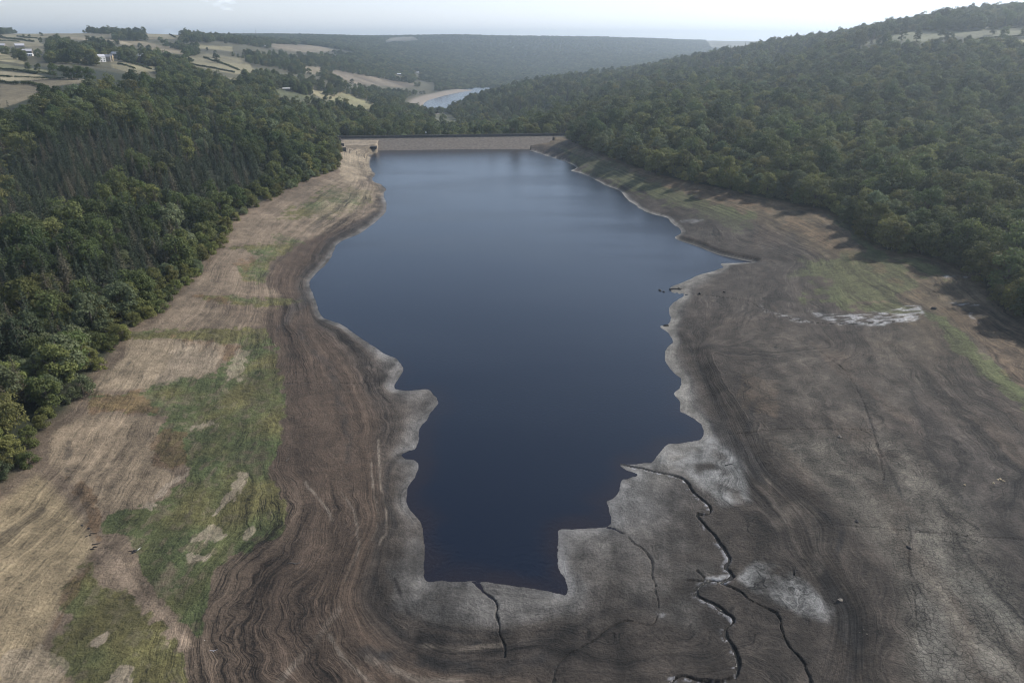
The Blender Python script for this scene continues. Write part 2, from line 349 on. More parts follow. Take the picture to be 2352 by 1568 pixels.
px, py, dep = project(x, y, lev)
wpx = px + 13*fbm(x/9, y/13, 91, 5); wpy = py + 6*fbm(x/7, y/11, 92, 5)
hx = (hash2((x*7).astype(np.int64), (y*7).astype(np.int64), 3)-.5)
def pm(poly, soft=10, A=None):
    d = culled(sdist, wpx, wpy, poly, 99., soft*2+4)
    return smooth(soft*.5, -soft*.5, d)
col = np.zeros((len(x), 3)); band = np.zeros(len(x)); grass = np.zeros(len(x)); crack = np.zeros(len(x)); stone = np.zeros(len(x))
def paint(m, c, **k):
    global col
    m = np.clip(m, 0, 1); col = col*(1-m[:, None])+np.array(c)[None]*m[:, None]
left = smooth(40, -40, x - 0.02*y)                        # 1 on the left bank
n1 = fbm(x/28, y/28, 61, 5)
DARK = (.056, .046, .038); GREY = (.11, .104, .10); BROWN = (.068, .050, .038); TAN = (.150, .116, .086); PALE = (.33, .265, .19); GRN = (.072, .088, .038); OLV = (.115, .098, .045); RUST = (.135, .088, .052)
col[:] = DARK
paint(left*smooth(0.7, 2.2, lev), BROWN)
paint(left*smooth(3.6, 5.5, lev+wz*0.7), TAN)
paint((1-left)*smooth(5.0, 7.5, lev+wz*0.8)*smooth(200, 320, y)*0.85, (.125, .096, .062))
band[:] = 0.55
band = np.where(lev > 0.9, 0.85, 0.35)
band = band*np.where(left > .5, 1, 0.9)*(1-.45*smooth(4, 6, lev)*left)
# bright strip just above the water, paler on the right
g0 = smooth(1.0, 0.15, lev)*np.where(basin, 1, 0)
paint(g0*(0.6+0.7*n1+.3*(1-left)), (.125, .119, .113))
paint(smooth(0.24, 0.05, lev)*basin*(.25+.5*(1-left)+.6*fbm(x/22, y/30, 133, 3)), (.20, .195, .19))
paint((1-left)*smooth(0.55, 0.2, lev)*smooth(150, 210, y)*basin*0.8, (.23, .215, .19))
# painted areas on the ground
paint(smooth(.75, 1.0, lev+.15*wz)*smooth(1.9, 1.3, lev+.15*wz)*basin*.45*(.6+.6*n1), (.040, .036, .034))
def rag(P, soft, nz_, a=1.1):
    p = pm(P, soft); return smooth(.35, .65, p+a*4*p*(1-p)*nz_)
TANS = [([(125,990),(210,950),(370,960),(370,1020),(350,1060),(400,1090),(340,1170),(240,1175),(200,1180),(160,1110),(110,1060)], (.25,.198,.142), 14),
 ([(300,775),(400,780),(510,797),(505,830),(480,860),(380,890),(210,897),(240,850),(290,820)], (.25,.202,.145), 12),
 ([(-40,1180),(90,1090),(150,1150),(220,1250),(180,1300),(130,1390),(90,1480),(190,1620),(-40,1640)], (.29,.232,.15), 30),
 ([(210,1245),(260,1265),(330,1360),(400,1420),(448,1483),(400,1500),(335,1425),(280,1345),(235,1300)], (.23,.178,.134), 12),
 ([(350,750),(470,620),(540,560),(640,575),(560,620),(650,680),(450,680),(560,745),(400,757)], (.185,.146,.108), 14),
 ([(545,520),(650,455),(790,395),(850,420),(880,440),(870,480),(740,540),(640,570),(530,555)], (.19,.15,.11), 14),
 ([(785,335),(850,350),(856,400),(800,425),(780,400)], (.29,.24,.175), 8)]
for P, c, s in TANS: paint(pm(P, s)*0.9*(0.85+0.3*n1), c)
paint(apron*.8, (.25, .205, .15))
PALES = [([(490,850),(520,800),(512,790),(400,785),(360,888)], 0.4), ([(335,1165),(345,1168),(425,1085),(430,1075),(405,1085)], 0.8), ([(500,1170),(545,1085),(568,1088),(540,1150),(490,1180)], .7),
 ([(440,1240),(490,1200),(520,1230),(490,1245)], .6), ([(430,1272),(490,1272),(480,1290),(435,1290)], .7), ([(555,1235),(580,1195),(580,1215),(565,1240)], .6), ([(440,975),(480,965),(500,980),(445,990)], .6),
 ([(205,1480),(245,1455),(247,1475),(225,1495)], .9), ([(240,1568),(280,1530),(310,1530),(290,1580)], .8), ([(0,1500),(90,1480),(160,1530),(120,1570),(0,1570)], .5), ([(520,870),(555,800),(575,805),(545,870)], .5)]
GREEN = [([(235,1180),(300,1168),(360,1155),(425,1100),(440,1070),(375,1060),(352,1035),(372,990),(385,960),(300,945),(205,935),(205,905),(330,895),(390,872),(500,858),(520,830),(560,800),(600,790),(635,800),(640,850),(650,900),(650,980),(625,1080),(650,1150),(665,1180),(640,1220),(560,1270),(500,1300),(490,1330),(472,1380),(470,1440),(455,1475),(430,1440),(385,1400),(350,1350),(310,1290),(300,1240),(240,1220)], 12),
 ([(300,768),(340,758),(450,757),(560,752),(610,755),(625,790),(600,800),(500,790),(400,775),(310,778)], 8), ([(520,567),(600,562),(690,550),(660,580),(625,600),(610,655),(555,640),(545,615),(600,585)], 8),
 ([(455,680),(600,685),(700,690),(640,705),(500,693)], 7), ([(140,1360),(190,1290),(230,1330),(265,1350),(330,1400),(400,1470),(430,1568),(180,1600),(100,1500),(150,1450)], 26),
 ([(690,470),(760,430),(855,440),(850,465),(760,500),(640,500)], 14), ([(620,540),(680,545),(700,560),(640,555)], 6)]
for P, s in GREEN:
    m = rag(P, s*2.6, fbm(x/2.6, y/3.4, 93, 5))*smooth(-0.75, 0.0, fbm(x/9, y/12, 94, 4)+0.25)
    m = m*(.45+.55*smooth(-.35, .05, fbm(x/1.7, y/2.6, 105, 4)+.08)); paint(m*0.95, GRN); paint(m*smooth(-.1, .5, fbm(x/16, y/22, 95, 3)+(0.45 if P[0][1] < 900 or P[0][0] < 200 else -0.05))*0.8, OLV); grass = np.maximum(grass, m)
RUSTS = [([(345,1060),(375,985),(425,990),(440,1050),(400,1075),(360,1075)], .6), ([(205,905),(330,900),(360,945),(210,952)], .7), ([(150,1090),(210,1130),(230,1235),(200,1210)], .7), ([(400,775),(510,790),(560,800),(530,830),(505,815)], .6),
 ([(100,1500),(150,1400),(200,1300),(150,1340)], .5), ([(545,600),(580,590),(560,640)], .6), ([(455,680),(540,690),(520,697)], .7)]
for P, a in RUSTS:
    m = rag(P, 36, fbm(x/3, y/4, 99, 4))*a; paint(m, RUST); grass = np.maximum(grass, m)
for P, a in PALES:
    m = rag(P, 22, fbm(x/1.6, y/3.2, 103, 5), 1.3)*a; paint(m, (.29, .24, .185)); grass = grass*(1-m)
RG = [([(1290,345),(1400,372),(1500,408),(1560,440),(1650,470),(1730,495),(1720,520),(1640,505),(1500,455),(1390,415),(1320,375)], .75, 14), ([(1850,605),(2000,565),(2060,600),(2120,640),(2060,690),(1960,700),(1850,690),(1900,650),(1820,625)], .75, 26),
 ([(2130,725),(2175,720),(2260,820),(2352,890),(2400,960),(2352,935),(2260,875),(2190,800)], .95, 12), ([(1900,495),(1960,520),(2030,580),(2110,598),(2160,612),(2200,650),(2060,605),(1980,565)], .8, 12),
 ([(1660,470),(1720,490),(1700,535),(1640,505)], .8, 10), ([(1850,675),(1950,690),(2100,700),(2130,722),(1950,710)], .7, 10)]
for P, a, s in RG:
    m = rag(P, s*3, fbm(x/5, y/7, 96, 5))*a; paint(m, (.088, .096, .045)); grass = np.maximum(grass, m*.8)
RR = [([(1450,385),(1560,412),(1640,436),(1760,462),(1850,480),(1780,482),(1620,455),(1480,412)], .95), ([(1820,500),(1900,520),(2000,600),(2120,680),(2040,640),(1900,560),(1780,520)], .6), ([(2150,700),(2352,760),(2352,890),(2280,830),(2190,740)], .55), ([(1700,850),(1790,880),(1780,960),(1700,940)], .3)]
for P, a in RR: paint(rag(P, 34, fbm(x/6, y/8, 107, 4))*a*.75, (.145, .098, .060))
# paler dried mud, the salt-white stream fan and the lighter mud tongues
MUDS = [([(1530,1040),(1640,1000),(1690,1050),(1725,1150),(1660,1160),(1560,1080),(1500,1065)], .75, 26, (.23,.225,.215)), ([(1740,1290),(1790,1300),(1850,1340),(1912,1400),(1905,1428),(1830,1408),(1745,1365),(1700,1330)], .8, 22, (.27,.265,.255)),
 ([(930,1330),(1100,1340),(1290,1370),(1350,1340),(1320,1400),(1150,1440),(1000,1430),(930,1390),(900,1300)], .6, 30, (.12,.113,.105)), ([(890,1250),(960,1230),(985,1330),(960,1420),(900,1400)], .6, 20, (.12,.113,.105)),
 ([(1290,1230),(1400,1215),(1550,1200),(1640,1300),(1600,1450),(1450,1400),(1330,1320)], .45, 40, (.118,.109,.098)),
 ([(1700,760),(2100,760),(2150,900),(1950,1000),(1750,900)], .3, 60, (.105,.092,.076)), ([(1750,1000),(2050,1000),(2250,1150),(2352,1400),(2352,1600),(2100,1600),(2060,1300),(1900,1130)], .6, 60, (.125,.112,.093)),
 ([(2080,1200),(2200,1240),(2352,1440),(2352,1600),(2230,1560),(2130,1400)], .5, 50, (.17,.155,.13)), ([(2090,1350),(2160,1400),(2240,1568),(2130,1600),(2110,1480)], .55, 24, (.195,.18,.155)),
 ([(2200,1330),(2260,1340),(2352,1450),(2352,1500)], .5, 24, (.20,.188,.16)), ([(760,410),(860,400),(880,440),(800,500),(700,540),(740,460)], .4, 30, (.26,.21,.155)), ([(1590,503),(1625,503),(1600,510),(1560,507)], .8, 8, (.42,.42,.42))]
for P, a, s, c in MUDS: paint(np.clip(pm(P, s)*a*1.35, 0, .95)*smooth(-.75, .25, n1*.8+fbm(x/5, y/5, 97, 5)*.9), c)
crack = np.maximum(pm(MUDS[6][0], 60), pm(MUDS[7][0], 40))
crack = np.maximum(crack, 0.35*smooth(200, 120, y)*basin)
SALT = [[(1845,716),(1880,720),(1960,722),(2040,715),(2080,702),(2110,700),(2132,726),(2100,738),(1990,748),(1930,744),(1900,735)], [(1740,705),(1790,718),(1850,735),(1880,742),(1840,738),(1775,722)], [(2165,636),(2225,632),(2222,638),(2165,639)], [(2180,698),(2215,694),(2260,698),(2200,704)], [(2222,718),(2230,720),(2250,742),(2240,740)],
 [(1595,1342),(1620,1325),(1668,1318),(1682,1322),(1665,1338),(1620,1345)], [(1668,1285),(1678,1290),(1668,1312),(1660,1300)],[(1500,1400),(1530,1385),(1530,1400),(1508,1425)]]
for i, P in enumerate(SALT):
    d = culled(sdist, wpx, wpy, P, 99., 12)
    m = smooth(3, -3, d)*smooth(-.15, .3, fbm(x/3.5, y/1.3, 98, 5)+.05)
    paint(m*(0.8 if i < 5 else 0.6), (.46, .455, .45))
# wet dark beds, then sun sparkle of the main stream painted in pale
paint(wet*0.8, (.05, .045, .042))
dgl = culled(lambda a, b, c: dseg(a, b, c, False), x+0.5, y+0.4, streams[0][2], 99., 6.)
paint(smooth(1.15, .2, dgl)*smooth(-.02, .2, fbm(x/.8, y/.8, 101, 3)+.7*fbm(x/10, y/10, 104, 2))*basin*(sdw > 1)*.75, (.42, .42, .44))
LINES = [([(915,1330),(924,1366),(949,1412),(1003,1437),(1094,1453),(1180,1452)], 9, .6, 0), ([(961,1457),(1020,1466),(1102,1478)], 14, .6, 0), ([(880,1200),(862,1240),(858,1300),(872,1360),(905,1440),(980,1480)], 14, .55, 0), ([(841,1497),(930,1510),(1040,1530),(1180,1530),(1260,1500)], 26, .65, 0),
 ([(1280,1530),(1310,1503),(1355,1474),(1400,1441),(1430,1428)], 7, .8, 0), ([(1735,930),(1712,1000),(1760,1085),(1835,1150),(1900,1185),(1938,1215),(1925,1260)], 12, .6, 0), ([(1650,960),(1700,1040),(1750,1120),(1800,1190)], 16, .35, 0), ([(1870,1300),(1910,1345),(1950,1400),(1975,1450),(1972,1510),(1950,1568)], 24, .7, 0), ([(1860,1300),(1900,1350),(1935,1400)], 6, .6, 0),
 ([(1580,780),(1600,840),(1660,950),(1700,1040)], 8, .5, 0), ([(2000,960),(2030,1050),(2065,1120),(2085,1210),(2090,1300),(2130,1400)], 5, .5, 0), ([(2150,1130),(2200,1230),(2250,1310),(2352,1440)], 7, .5, 0), ([(2100,900),(2130,1000),(2160,1080),(2230,1170)], 9, .45, 0), ([(1400,1330),(1480,1390),(1560,1420)], 30, .35, 0), ([(1560,1250),(1640,1420),(1600,1500)], 50, .35, 0),
 ([(1120,1500),(1250,1470),(1400,1400),(1480,1390)], 16, .4, 0), ([(700,690),(690,760),(760,850),(790,950),(800,1060)], 14, .4, 0), ([(735,745),(800,790),(850,830),(880,860),(870,880)], 8, .4, 0), ([(940,1040),(900,1060),(890,1130),(905,1200),(890,1230)], 12, .5, 0),
 ([(700,1105),(735,1150),(762,1195)], 5, .5, 1), ([(868,1010),(872,1080),(884,1150),(888,1210),(868,1250)], 4, .6, 1), ([(850,1060),(862,1140),(868,1200),(850,1240)], 4, .5, 1), ([(780,1130),(812,1180),(820,1250),(790,1330)], 5, .35, 1), ([(1790,1200),(1850,1160),(1880,1250),(1870,1310)], 26, .35, 1), ([(960,1480),(1060,1490),(1160,1478)], 9, .5, 1), ([(850,1510),(960,1560),(1060,1568)], 14, .4, 1), ([(760,1460),(800,1520),(860,1568)], 10, .5, 1), ([(640,1568),(720,1480),(780,1400)], 12, .3, 1),
 ([(830,380),(838,400),(830,430),(700,540),(600,640)], 10, .3, 0), ([(870,452),(850,500),(760,555),(720,610),(690,650),(700,700)], 12, .45, 0), ([(1760,1100),(1800,1200),(1850,1300)], 8, .35, 1), ([(155,1020),(160,1100),(215,1190)], 14, .4, 0), ([(0,1240),(60,1200),(100,1170)], 14, .5, 0), ([(300,830),(270,860),(240,885)], 8, .5, 0)]
for P, w_l, a_l, tp in LINES:
    P = catmull(P, 5, False); d = culled(lambda a, b, c: dseg(a, b, c, False), wpx, wpy, P, 999., w_l*1.6)
    nb_ = d < w_l*1.5; m = np.zeros(len(x)); m[nb_] = smooth(w_l, w_l*.2, d[nb_])*np.clip(.75+1.1*fbm(x[nb_]/3, y[nb_]/4, 151, 4), 0, 1.2)*min(.95, a_l*1.4)
    paint(m*basin, (.028, .025, .023) if tp == 0 else (.165, .14, .115))
paint(pm([(1560,470),(1700,500),(1830,540),(1850,600),(1830,690),(1900,740),(1700,730),(1610,690),(1640,620),(1760,600),(1560,548)], 40)*.6, (.050, .043, .037))
paint(pm([(2095,915),(2200,990),(2352,1090),(2352,1350),(2250,1210),(2160,1085)], 40)*.45, (.055, .048, .043))
u_ = x-.10*y+14*fbm(x/60, y/60, 141, 3); flow = fbm(u_/7, y/75+.3*u_/30, 142, 5); mott = fbm(x/4.5, y/6, 143, 5)
floor_ = basin*(1-grass)*(1-left*smooth(1.0, 2.0, lev))
col *= (1+floor_*((.45+.4*left)*np.clip(flow, -.6, .6)+.6*np.clip(mott, -.5, .5)))[:, None]
col *= (1+basin*left*smooth(1.5, 3, lev)*.5*np.clip(fbm(x/13, y/17, 144, 5), -.5, .5))[:, None]
paint(floor_*(1-left)*smooth(.15, .5, fbm(u_/10+9, y/60, 145, 4))*.35*smooth(2.5, 4, lev), (.10, .074, .055))
# dark wrack lines / scarps on the mud
for P in [[(1620,960),(1680,985),(1720,1030),(1760,1110),(1700,1080),(1650,1010)], [(1880,1330),(1930,1390),(1975,1440),(1975,1500),(1930,1470),(1890,1390)], [(730,640),(700,700),(640,760),(660,700)], [(1560,552),(1600,572),(1680,598),(1735,606),(1780,604),(1700,588),(1610,560)]]:
    paint(pm(P, 12)*.55, (.045, .042, .04))
# beyond the bank: woodland floor, fields, moor
out = smooth(2, 8, db)+(y > 900); out = np.where(apron, 0, np.clip(out, 0, 1))
FIELDS = [([(0,191),(0,251),(62,229),(92,219),(109,205),(143,196),(208,190),(205,184),(102,184),(44,192)], (.185,.155,.10), 0), ([(0,176),(205,183),(205,188),(100,183),(0,188)], (.40,.34,.22), 0), ([(-60,158),(85,171),(106,178),(-60,176)], (.33,.28,.18), 0), ([(15,148),(120,163),(104,168),(-60,157),(-60,146)], (.22,.21,.11), 0),
 ([(-60,121),(0,121),(50,138),(58,148),(-60,132)], (.32,.28,.16), 0), ([(-80,80),(0,79),(85,72),(164,73),(260,79),(260,87),(185,87),(164,85),(82,88),(120,121),(103,123),(62,109),(-80,103)], (.24,.21,.13), 0), ([(160,85),(260,92),(310,97),(300,106),(245,96),(160,90)], (.36,.30,.20), 0),
 ([(331,75),(424,75),(402,90),(345,91)], (.25,.22,.14), 0), ([(250,140),(300,142),(362,153),(376,166),(300,168),(258,156)], (.25,.22,.13), 0), ([(150,131),(202,134),(206,148),(164,141)], (.28,.24,.14), 0), ([(455,104),(533,108),(535,119),(458,112)], (.24,.21,.12), 0), ([(615,100),(731,105),(774,117),(711,122),(632,114)], (.23,.19,.13), 0),
 ([(425,130),(478,124),(560,133),(588,165),(540,172),(440,151)], (.25,.22,.13), 0), ([(386,166),(478,176),(597,184),(597,191),(512,182)], (.27,.23,.14), 0), ([(697,152),(738,154),(742,172),(704,168)], (.24,.2,.13), 0), ([(622,200),(656,205),(704,217),(740,236),(650,227)], (.17,.18,.09), 0), ([(704,206),(793,212),(850,238),(740,228)], (.30,.26,.15), 0), ([(760,230),(790,212),(862,240),(850,254)], (.26,.24,.13), 0),
 ([(747,158),(815,169),(931,190),(969,195),(931,202),(808,192)], (.21,.17,.12), 0), ([(1936,107),(2040,82),(2095,70),(2197,70),(2360,60),(2400,80),(2242,90),(2197,84),(2143,91),(2109,100),(2026,94),(1958,108)], (.20,.20,.12), 0), ([(2275,99),(2360,88),(2360,99)], (.36,.33,.16), 0),
 ([(1616,85),(1719,91),(1774,92),(1691,114),(1633,107)], (.22,.20,.14), 0), ([(990,262),(1030,258),(1060,282),(1020,284),(1000,275)], (.16,.16,.09), 0), ([(40,88),(90,90),(80,97),(40,94)], (.24,.22,.14), 0), ([(275,92),(330,96),(430,118),(420,126),(330,112)], (.23,.19,.12), 0), ([(900,86),(950,84),(960,92),(880,95)], (.2,.18,.13), 0)]
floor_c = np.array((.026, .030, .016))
fieldm = np.zeros(len(x)); fc = np.zeros((len(x), 3))
msk = (out > 0) & (y > 430)
fpx = px+2.2*fbm(px/9, py/4, 111, 3); fpy = py+0.8*fbm(px/9, py/4, 112, 3)
for P, c, _ in FIELDS:
    d = culled(sdist, fpx, fpy, P, 99., 6.); m = smooth(1.0, -1.0, d)*msk
    fc = fc*(1-m[:, None])+np.array(c)*m[:, None]; fieldm = np.maximum(fieldm, m)
fcol = fc*.72*(0.95+0.7*fbm(x/60, y/60, 113, 4))[:, None]*(0.96+0.12*fbm(x/12, y/40, 114, 3))[:, None]
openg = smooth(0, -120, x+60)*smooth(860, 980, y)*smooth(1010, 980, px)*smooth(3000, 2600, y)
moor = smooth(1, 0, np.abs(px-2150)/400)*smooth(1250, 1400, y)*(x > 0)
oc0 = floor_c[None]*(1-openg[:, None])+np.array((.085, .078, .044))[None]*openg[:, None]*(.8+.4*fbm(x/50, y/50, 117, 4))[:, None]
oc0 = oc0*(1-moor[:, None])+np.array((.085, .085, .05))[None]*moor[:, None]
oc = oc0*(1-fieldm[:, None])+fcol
# bare shore round the lower reservoir
bare = smooth(48, 30, np.abs(sl))*(sl > -999)*(sl < 60)
oc = oc*(1-bare[:, None])+np.array((.22, .185, .15))*bare[:, None]
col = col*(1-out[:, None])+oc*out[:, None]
band *= (1-out); grass = grass*(1-out)+0.5*fieldm*out; crack *= (1-out)
stone = smooth(5.5, 8, lev)*basin*(1-grass)
col *= ((1+0.3*fbm(x/2.0, y/2.0, 121, 4)*np.clip(1-out, 0, 1))*(1-.22*basin*(1-out)))[:, None]

def mat(name):
    m = bpy.data.materials.new(name); m.use_nodes = True
    b = m.node_tree.nodes.get("Principled BSDF"); return m, m.node_tree, b
def simple(name, c, rough=0.8, var=0.2, scale=2.0, bump=0.0, metal=0.0):
    m, t, b = mat(name); N = t.nodes; n = N.new("ShaderNodeTexNoise"); n.inputs['Scale'].default_value = scale; n.inputs['Detail'].default_value = 5
    co = N.new("ShaderNodeTexCoord"); t.links.new(co.outputs['Object'], n.inputs['Vector'])
    r = N.new("ShaderNodeMapRange"); r.inputs[1].default_value = .3; r.inputs[2].default_value = .7; r.inputs[3].default_value = 1-var; r.inputs[4].default_value = 1+var
    v = N.new("ShaderNodeVectorMath"); v.operation = 'SCALE'; v.inputs[0].default_value = c[:3]
    t.links.new(n.outputs['Fac'], r.inputs[0]); t.links.new(r.outputs[0], v.inputs['Scale']); t.links.new(v.outputs[0], b.inputs['Base Color'])
    b.inputs['Roughness'].default_value = rough; b.inputs['Metallic'].default_value = metal; b.inputs['Specular IOR Level'].default_value = .3
    if bump:
        bp = N.new("ShaderNodeBump"); bp.inputs['Strength'].default_value = bump; t.links.new(n.outputs['Fac'], bp.inputs['Height']); t.links.new(bp.outputs[0], b.inputs['Normal'])
    return m

def ground_material():
    m, t, b = mat("drained_lake_bed"); N = t.nodes; K = t.links.new
    def math_(op, a, b_=None, clamp=False):
        n = N.new("ShaderNodeMath"); n.operation = op; n.use_clamp = clamp
        for i, v in enumerate((a, b_)):
            if v is None: continue
            if isinstance(v, (int, float)): n.inputs[i].default_value = v
            else: K(v, n.inputs[i])
        return n.outputs[0]
    def noise(vec, scale, det=4, rough=.55):
        n = N.new("ShaderNodeTexNoise"); n.inputs['Scale'].default_value = scale; n.inputs['Detail'].default_value = det; n.inputs['Roughness'].default_value = rough
        K(vec, n.inputs['Vector']); return n.outputs['Fac']
    def rng(v, a, b_, c, d):
        n = N.new("ShaderNodeMapRange"); K(v, n.inputs[0])
        for i, q in enumerate((a, b_, c, d)): n.inputs[i+1].default_value = q
        return n.outputs[0]
    geo = N.new("ShaderNodeNewGeometry"); pos = geo.outputs['Position']
    ac = N.new("ShaderNodeAttribute"); ac.attribute_name = "albedo"; af = N.new("ShaderNodeAttribute"); af.attribute_name = "kinds"
    al = N.new("ShaderNodeAttribute"); al.attribute_name = "level"
    sf = N.new("ShaderNodeSeparateColor"); K(af.outputs['Color'], sf.inputs[0]); bandA, grassA, crackA = sf.outputs[0], sf.outputs[1], sf.outputs[2]; stoneA = af.outputs['Alpha']
    sp = N.new("ShaderNodeSeparateXYZ"); K(pos, sp.inputs[0])
    # strand lines: noise that runs fast with height and slowly along the shore
    warp = noise(pos, 0.045, 3); lv = math_('ADD', al.outputs['Fac'], math_('MULTIPLY', math_('SUBTRACT', warp, .5), 0.9))
    cmb = N.new("ShaderNodeCombineXYZ"); K(math_('MULTIPLY', sp.outputs[0], .006), cmb.inputs[0]); K(math_('MULTIPLY', sp.outputs[1], .006), cmb.inputs[1]); K(math_('MULTIPLY', lv, 1.7), cmb.inputs[2])
    s1 = noise(cmb.outputs[0], 1.0, 8, .78)
    cmb2 = N.new("ShaderNodeCombineXYZ"); K(math_('MULTIPLY', sp.outputs[0], .02), cmb2.inputs[0]); K(math_('MULTIPLY', sp.outputs[1], .02), cmb2.inputs[1]); K(math_('MULTIPLY', lv, 9.0), cmb2.inputs[2])
    s2 = noise(cmb2.outputs[0], 1.0, 3, .6)
    bands = math_('ADD', math_('MULTIPLY', rng(s1, .40, .60, -1, 1), .50), math_('MULTIPLY', rng(s2, .35, .65, -1, 1), .20))
    cmb3 = N.new("ShaderNodeCombineXYZ"); K(math_('MULTIPLY', sp.outputs[0], .010), cmb3.inputs[0]); K(math_('MULTIPLY', sp.outputs[1], .010), cmb3.inputs[1]); K(math_('MULTIPLY', lv, 3.2), cmb3.inputs[2])
    s3 = noise(cmb3.outputs[0], 1.0, 5, .7)
    lt = rng(math_('ABSOLUTE', math_('SUBTRACT', s3, .575)), .0, .022, 1, 0); dk = rng(math_('ABSOLUTE', math_('SUBTRACT', s3, .435)), .0, .026, 1, 0)
    bands = math_('ADD', bands, math_('SUBTRACT', math_('MULTIPLY', lt, .55), math_('MULTIPLY', dk, .55)))
    broken = rng(noise(pos, .025, 4, .6), .38, .60, .30, 1.15)
    bv = math_('MULTIPLY', math_('MULTIPLY', bands, bandA), broken)
    fine = rng(noise(pos, 1.3, 6, .68), .3, .7, -1, 1); mid = rng(noise(pos, .16, 5, .6), .3, .7, -1, 1)
    ve = N.new("ShaderNodeTexVoronoi"); ve.feature = 'DISTANCE_TO_EDGE'; ve.inputs['Scale'].default_value = .95; K(pos, ve.inputs['Vector'])
    ck = rng(ve.outputs['Distance'], 0.0, .09, -1, 0)
    gr = rng(noise(pos, .55, 5, .7), .3, .7, -1, 1)
    stn = rng(noise(pos, 1.1, 3, .5), .62, .72, 0, -1)
    f = math_('ADD', 1.0, math_('MULTIPLY', bv, 1.25)); f = math_('ADD', f, math_('MULTIPLY', fine, .32)); f = math_('ADD', f, math_('MULTIPLY', mid, .24))
    f = math_('ADD', f, math_('MULTIPLY', math_('MULTIPLY', ck, crackA), .55)); f = math_('ADD', f, math_('MULTIPLY', math_('MULTIPLY', gr, grassA), .32))
    f = math_('ADD', f, math_('MULTIPLY', math_('MULTIPLY', stn, stoneA), .45)); stn2 = rng(noise(pos, 2.6, 3, .6), .60, .68, 0, -1); f = math_('ADD', f, math_('MULTIPLY', math_('MULTIPLY', stn2, stoneA), .5)); f = math_('MAXIMUM', f, .15)
    vs = N.new("ShaderNodeVectorMath"); vs.operation = 'SCALE'; K(ac.outputs['Color'], vs.inputs[0]); K(f, vs.inputs['Scale']); K(vs.outputs[0], b.inputs['Base Color'])
    dn = noise(pos, .028, 5, .62); dr = rng(math_('ABSOLUTE', math_('SUBTRACT', dn, .47)), .0, .0035, 1, 0); dn2 = noise(pos, .075, 4, .6); dr2 = rng(math_('ABSOLUTE', math_('SUBTRACT', dn2, .55)), .0, .006, 1, 0)
    drn = math_('MULTIPLY', math_('MAXIMUM', dr, math_('MULTIPLY', dr2, .6)), math_('MULTIPLY', math_('MULTIPLY', bandA, math_('SUBTRACT', 1.0, grassA)), rng(lv, 1.0, 7.0, .8, .25)))
    fdr = math_('SUBTRACT', 1.0, math_('MULTIPLY', drn, .6)); vs2 = N.new("ShaderNodeVectorMath"); vs2.operation = 'SCALE'; K(vs.outputs[0], vs2.inputs[0]); K(fdr, vs2.inputs['Scale']); K(vs2.outputs[0], b.inputs['Base Color'])
    h = math_('ADD', math_('MULTIPLY', bv, .28), math_('MULTIPLY', fine, .14)); h = math_('ADD', h, math_('MULTIPLY', math_('MULTIPLY', ck, crackA), .12)); h = math_('ADD', h, math_('MULTIPLY', math_('MULTIPLY', gr, grassA), .35))
    h = math_('ADD', h, math_('MULTIPLY', mid, .12))
    bp = N.new("ShaderNodeBump"); bp.inputs['Strength'].default_value = .8; bp.inputs['Distance'].default_value = 1.0; K(h, bp.inputs['Height']); K(bp.outputs[0], b.inputs['Normal'])
    b.inputs['Roughness'].default_value = .85; b.inputs['Specular IOR Level'].default_value = .25
    return m

def grid_mesh(name, V, nr, nc):
    me = bpy.data.meshes.new(name); me.vertices.add(len(V)); me.vertices.foreach_set("co", V.astype(np.float32).ravel())
    i = np.arange(nr-1)[:, None]*nc+np.arange(nc-1)[None]; q = np.stack([i, i+1, i+nc+1, i+nc], -1).reshape(-1, 4).astype(np.int32)
    me.loops.add(q.size); me.loops.foreach_set("vertex_index", q.ravel()); me.polygons.add(len(q))
    me.polygons.foreach_set("loop_start", np.arange(len(q), dtype=np.int32)*4); me.polygons.foreach_set("use_smooth", np.ones(len(q), bool))
    me.update(calc_edges=True); return me
def addobj(name, me, m=None, parent=None, loc=None):
    o = bpy.data.objects.new(name, me); COL.objects.link(o)
    if m is not None and me is not None: me.materials.append(m)
    if parent is not None: o.parent = parent
    if loc is not None: o.location = loc
    return o
def tag(o, label=None, cat=None, group=None, kind=None):
    if label: o["label"] = label
    if cat: o["category"] = cat
    if group: o["group"] = group
    if kind: o["kind"] = kind
    return o
me = grid_mesh("ground", np.stack([x, y, zz], 1), NR, NC)
lum = col.mean(1, keepdims=True); col = np.where((basin & (out < .5))[:, None], lum+(col-lum)*1.14, col)
a = me.attributes.new("albedo", 'FLOAT_COLOR', 'POINT'); a.data.foreach_set("color", np.concatenate([np.clip(col, .004, .9), np.ones((len(x), 1))], 1).astype(np.float32).ravel())
a = me.attributes.new("kinds", 'FLOAT_COLOR', 'POINT'); a.data.foreach_set("color", np.stack([band, grass, crack, stone], 1).astype(np.float32).ravel())
a = me.attributes.new("level", 'FLOAT', 'POINT'); a.data.foreach_set("value", lev.astype(np.float32))
tag(addobj("ground", me, ground_material()), "drained reservoir bed, valley sides and fields", kind="structure")

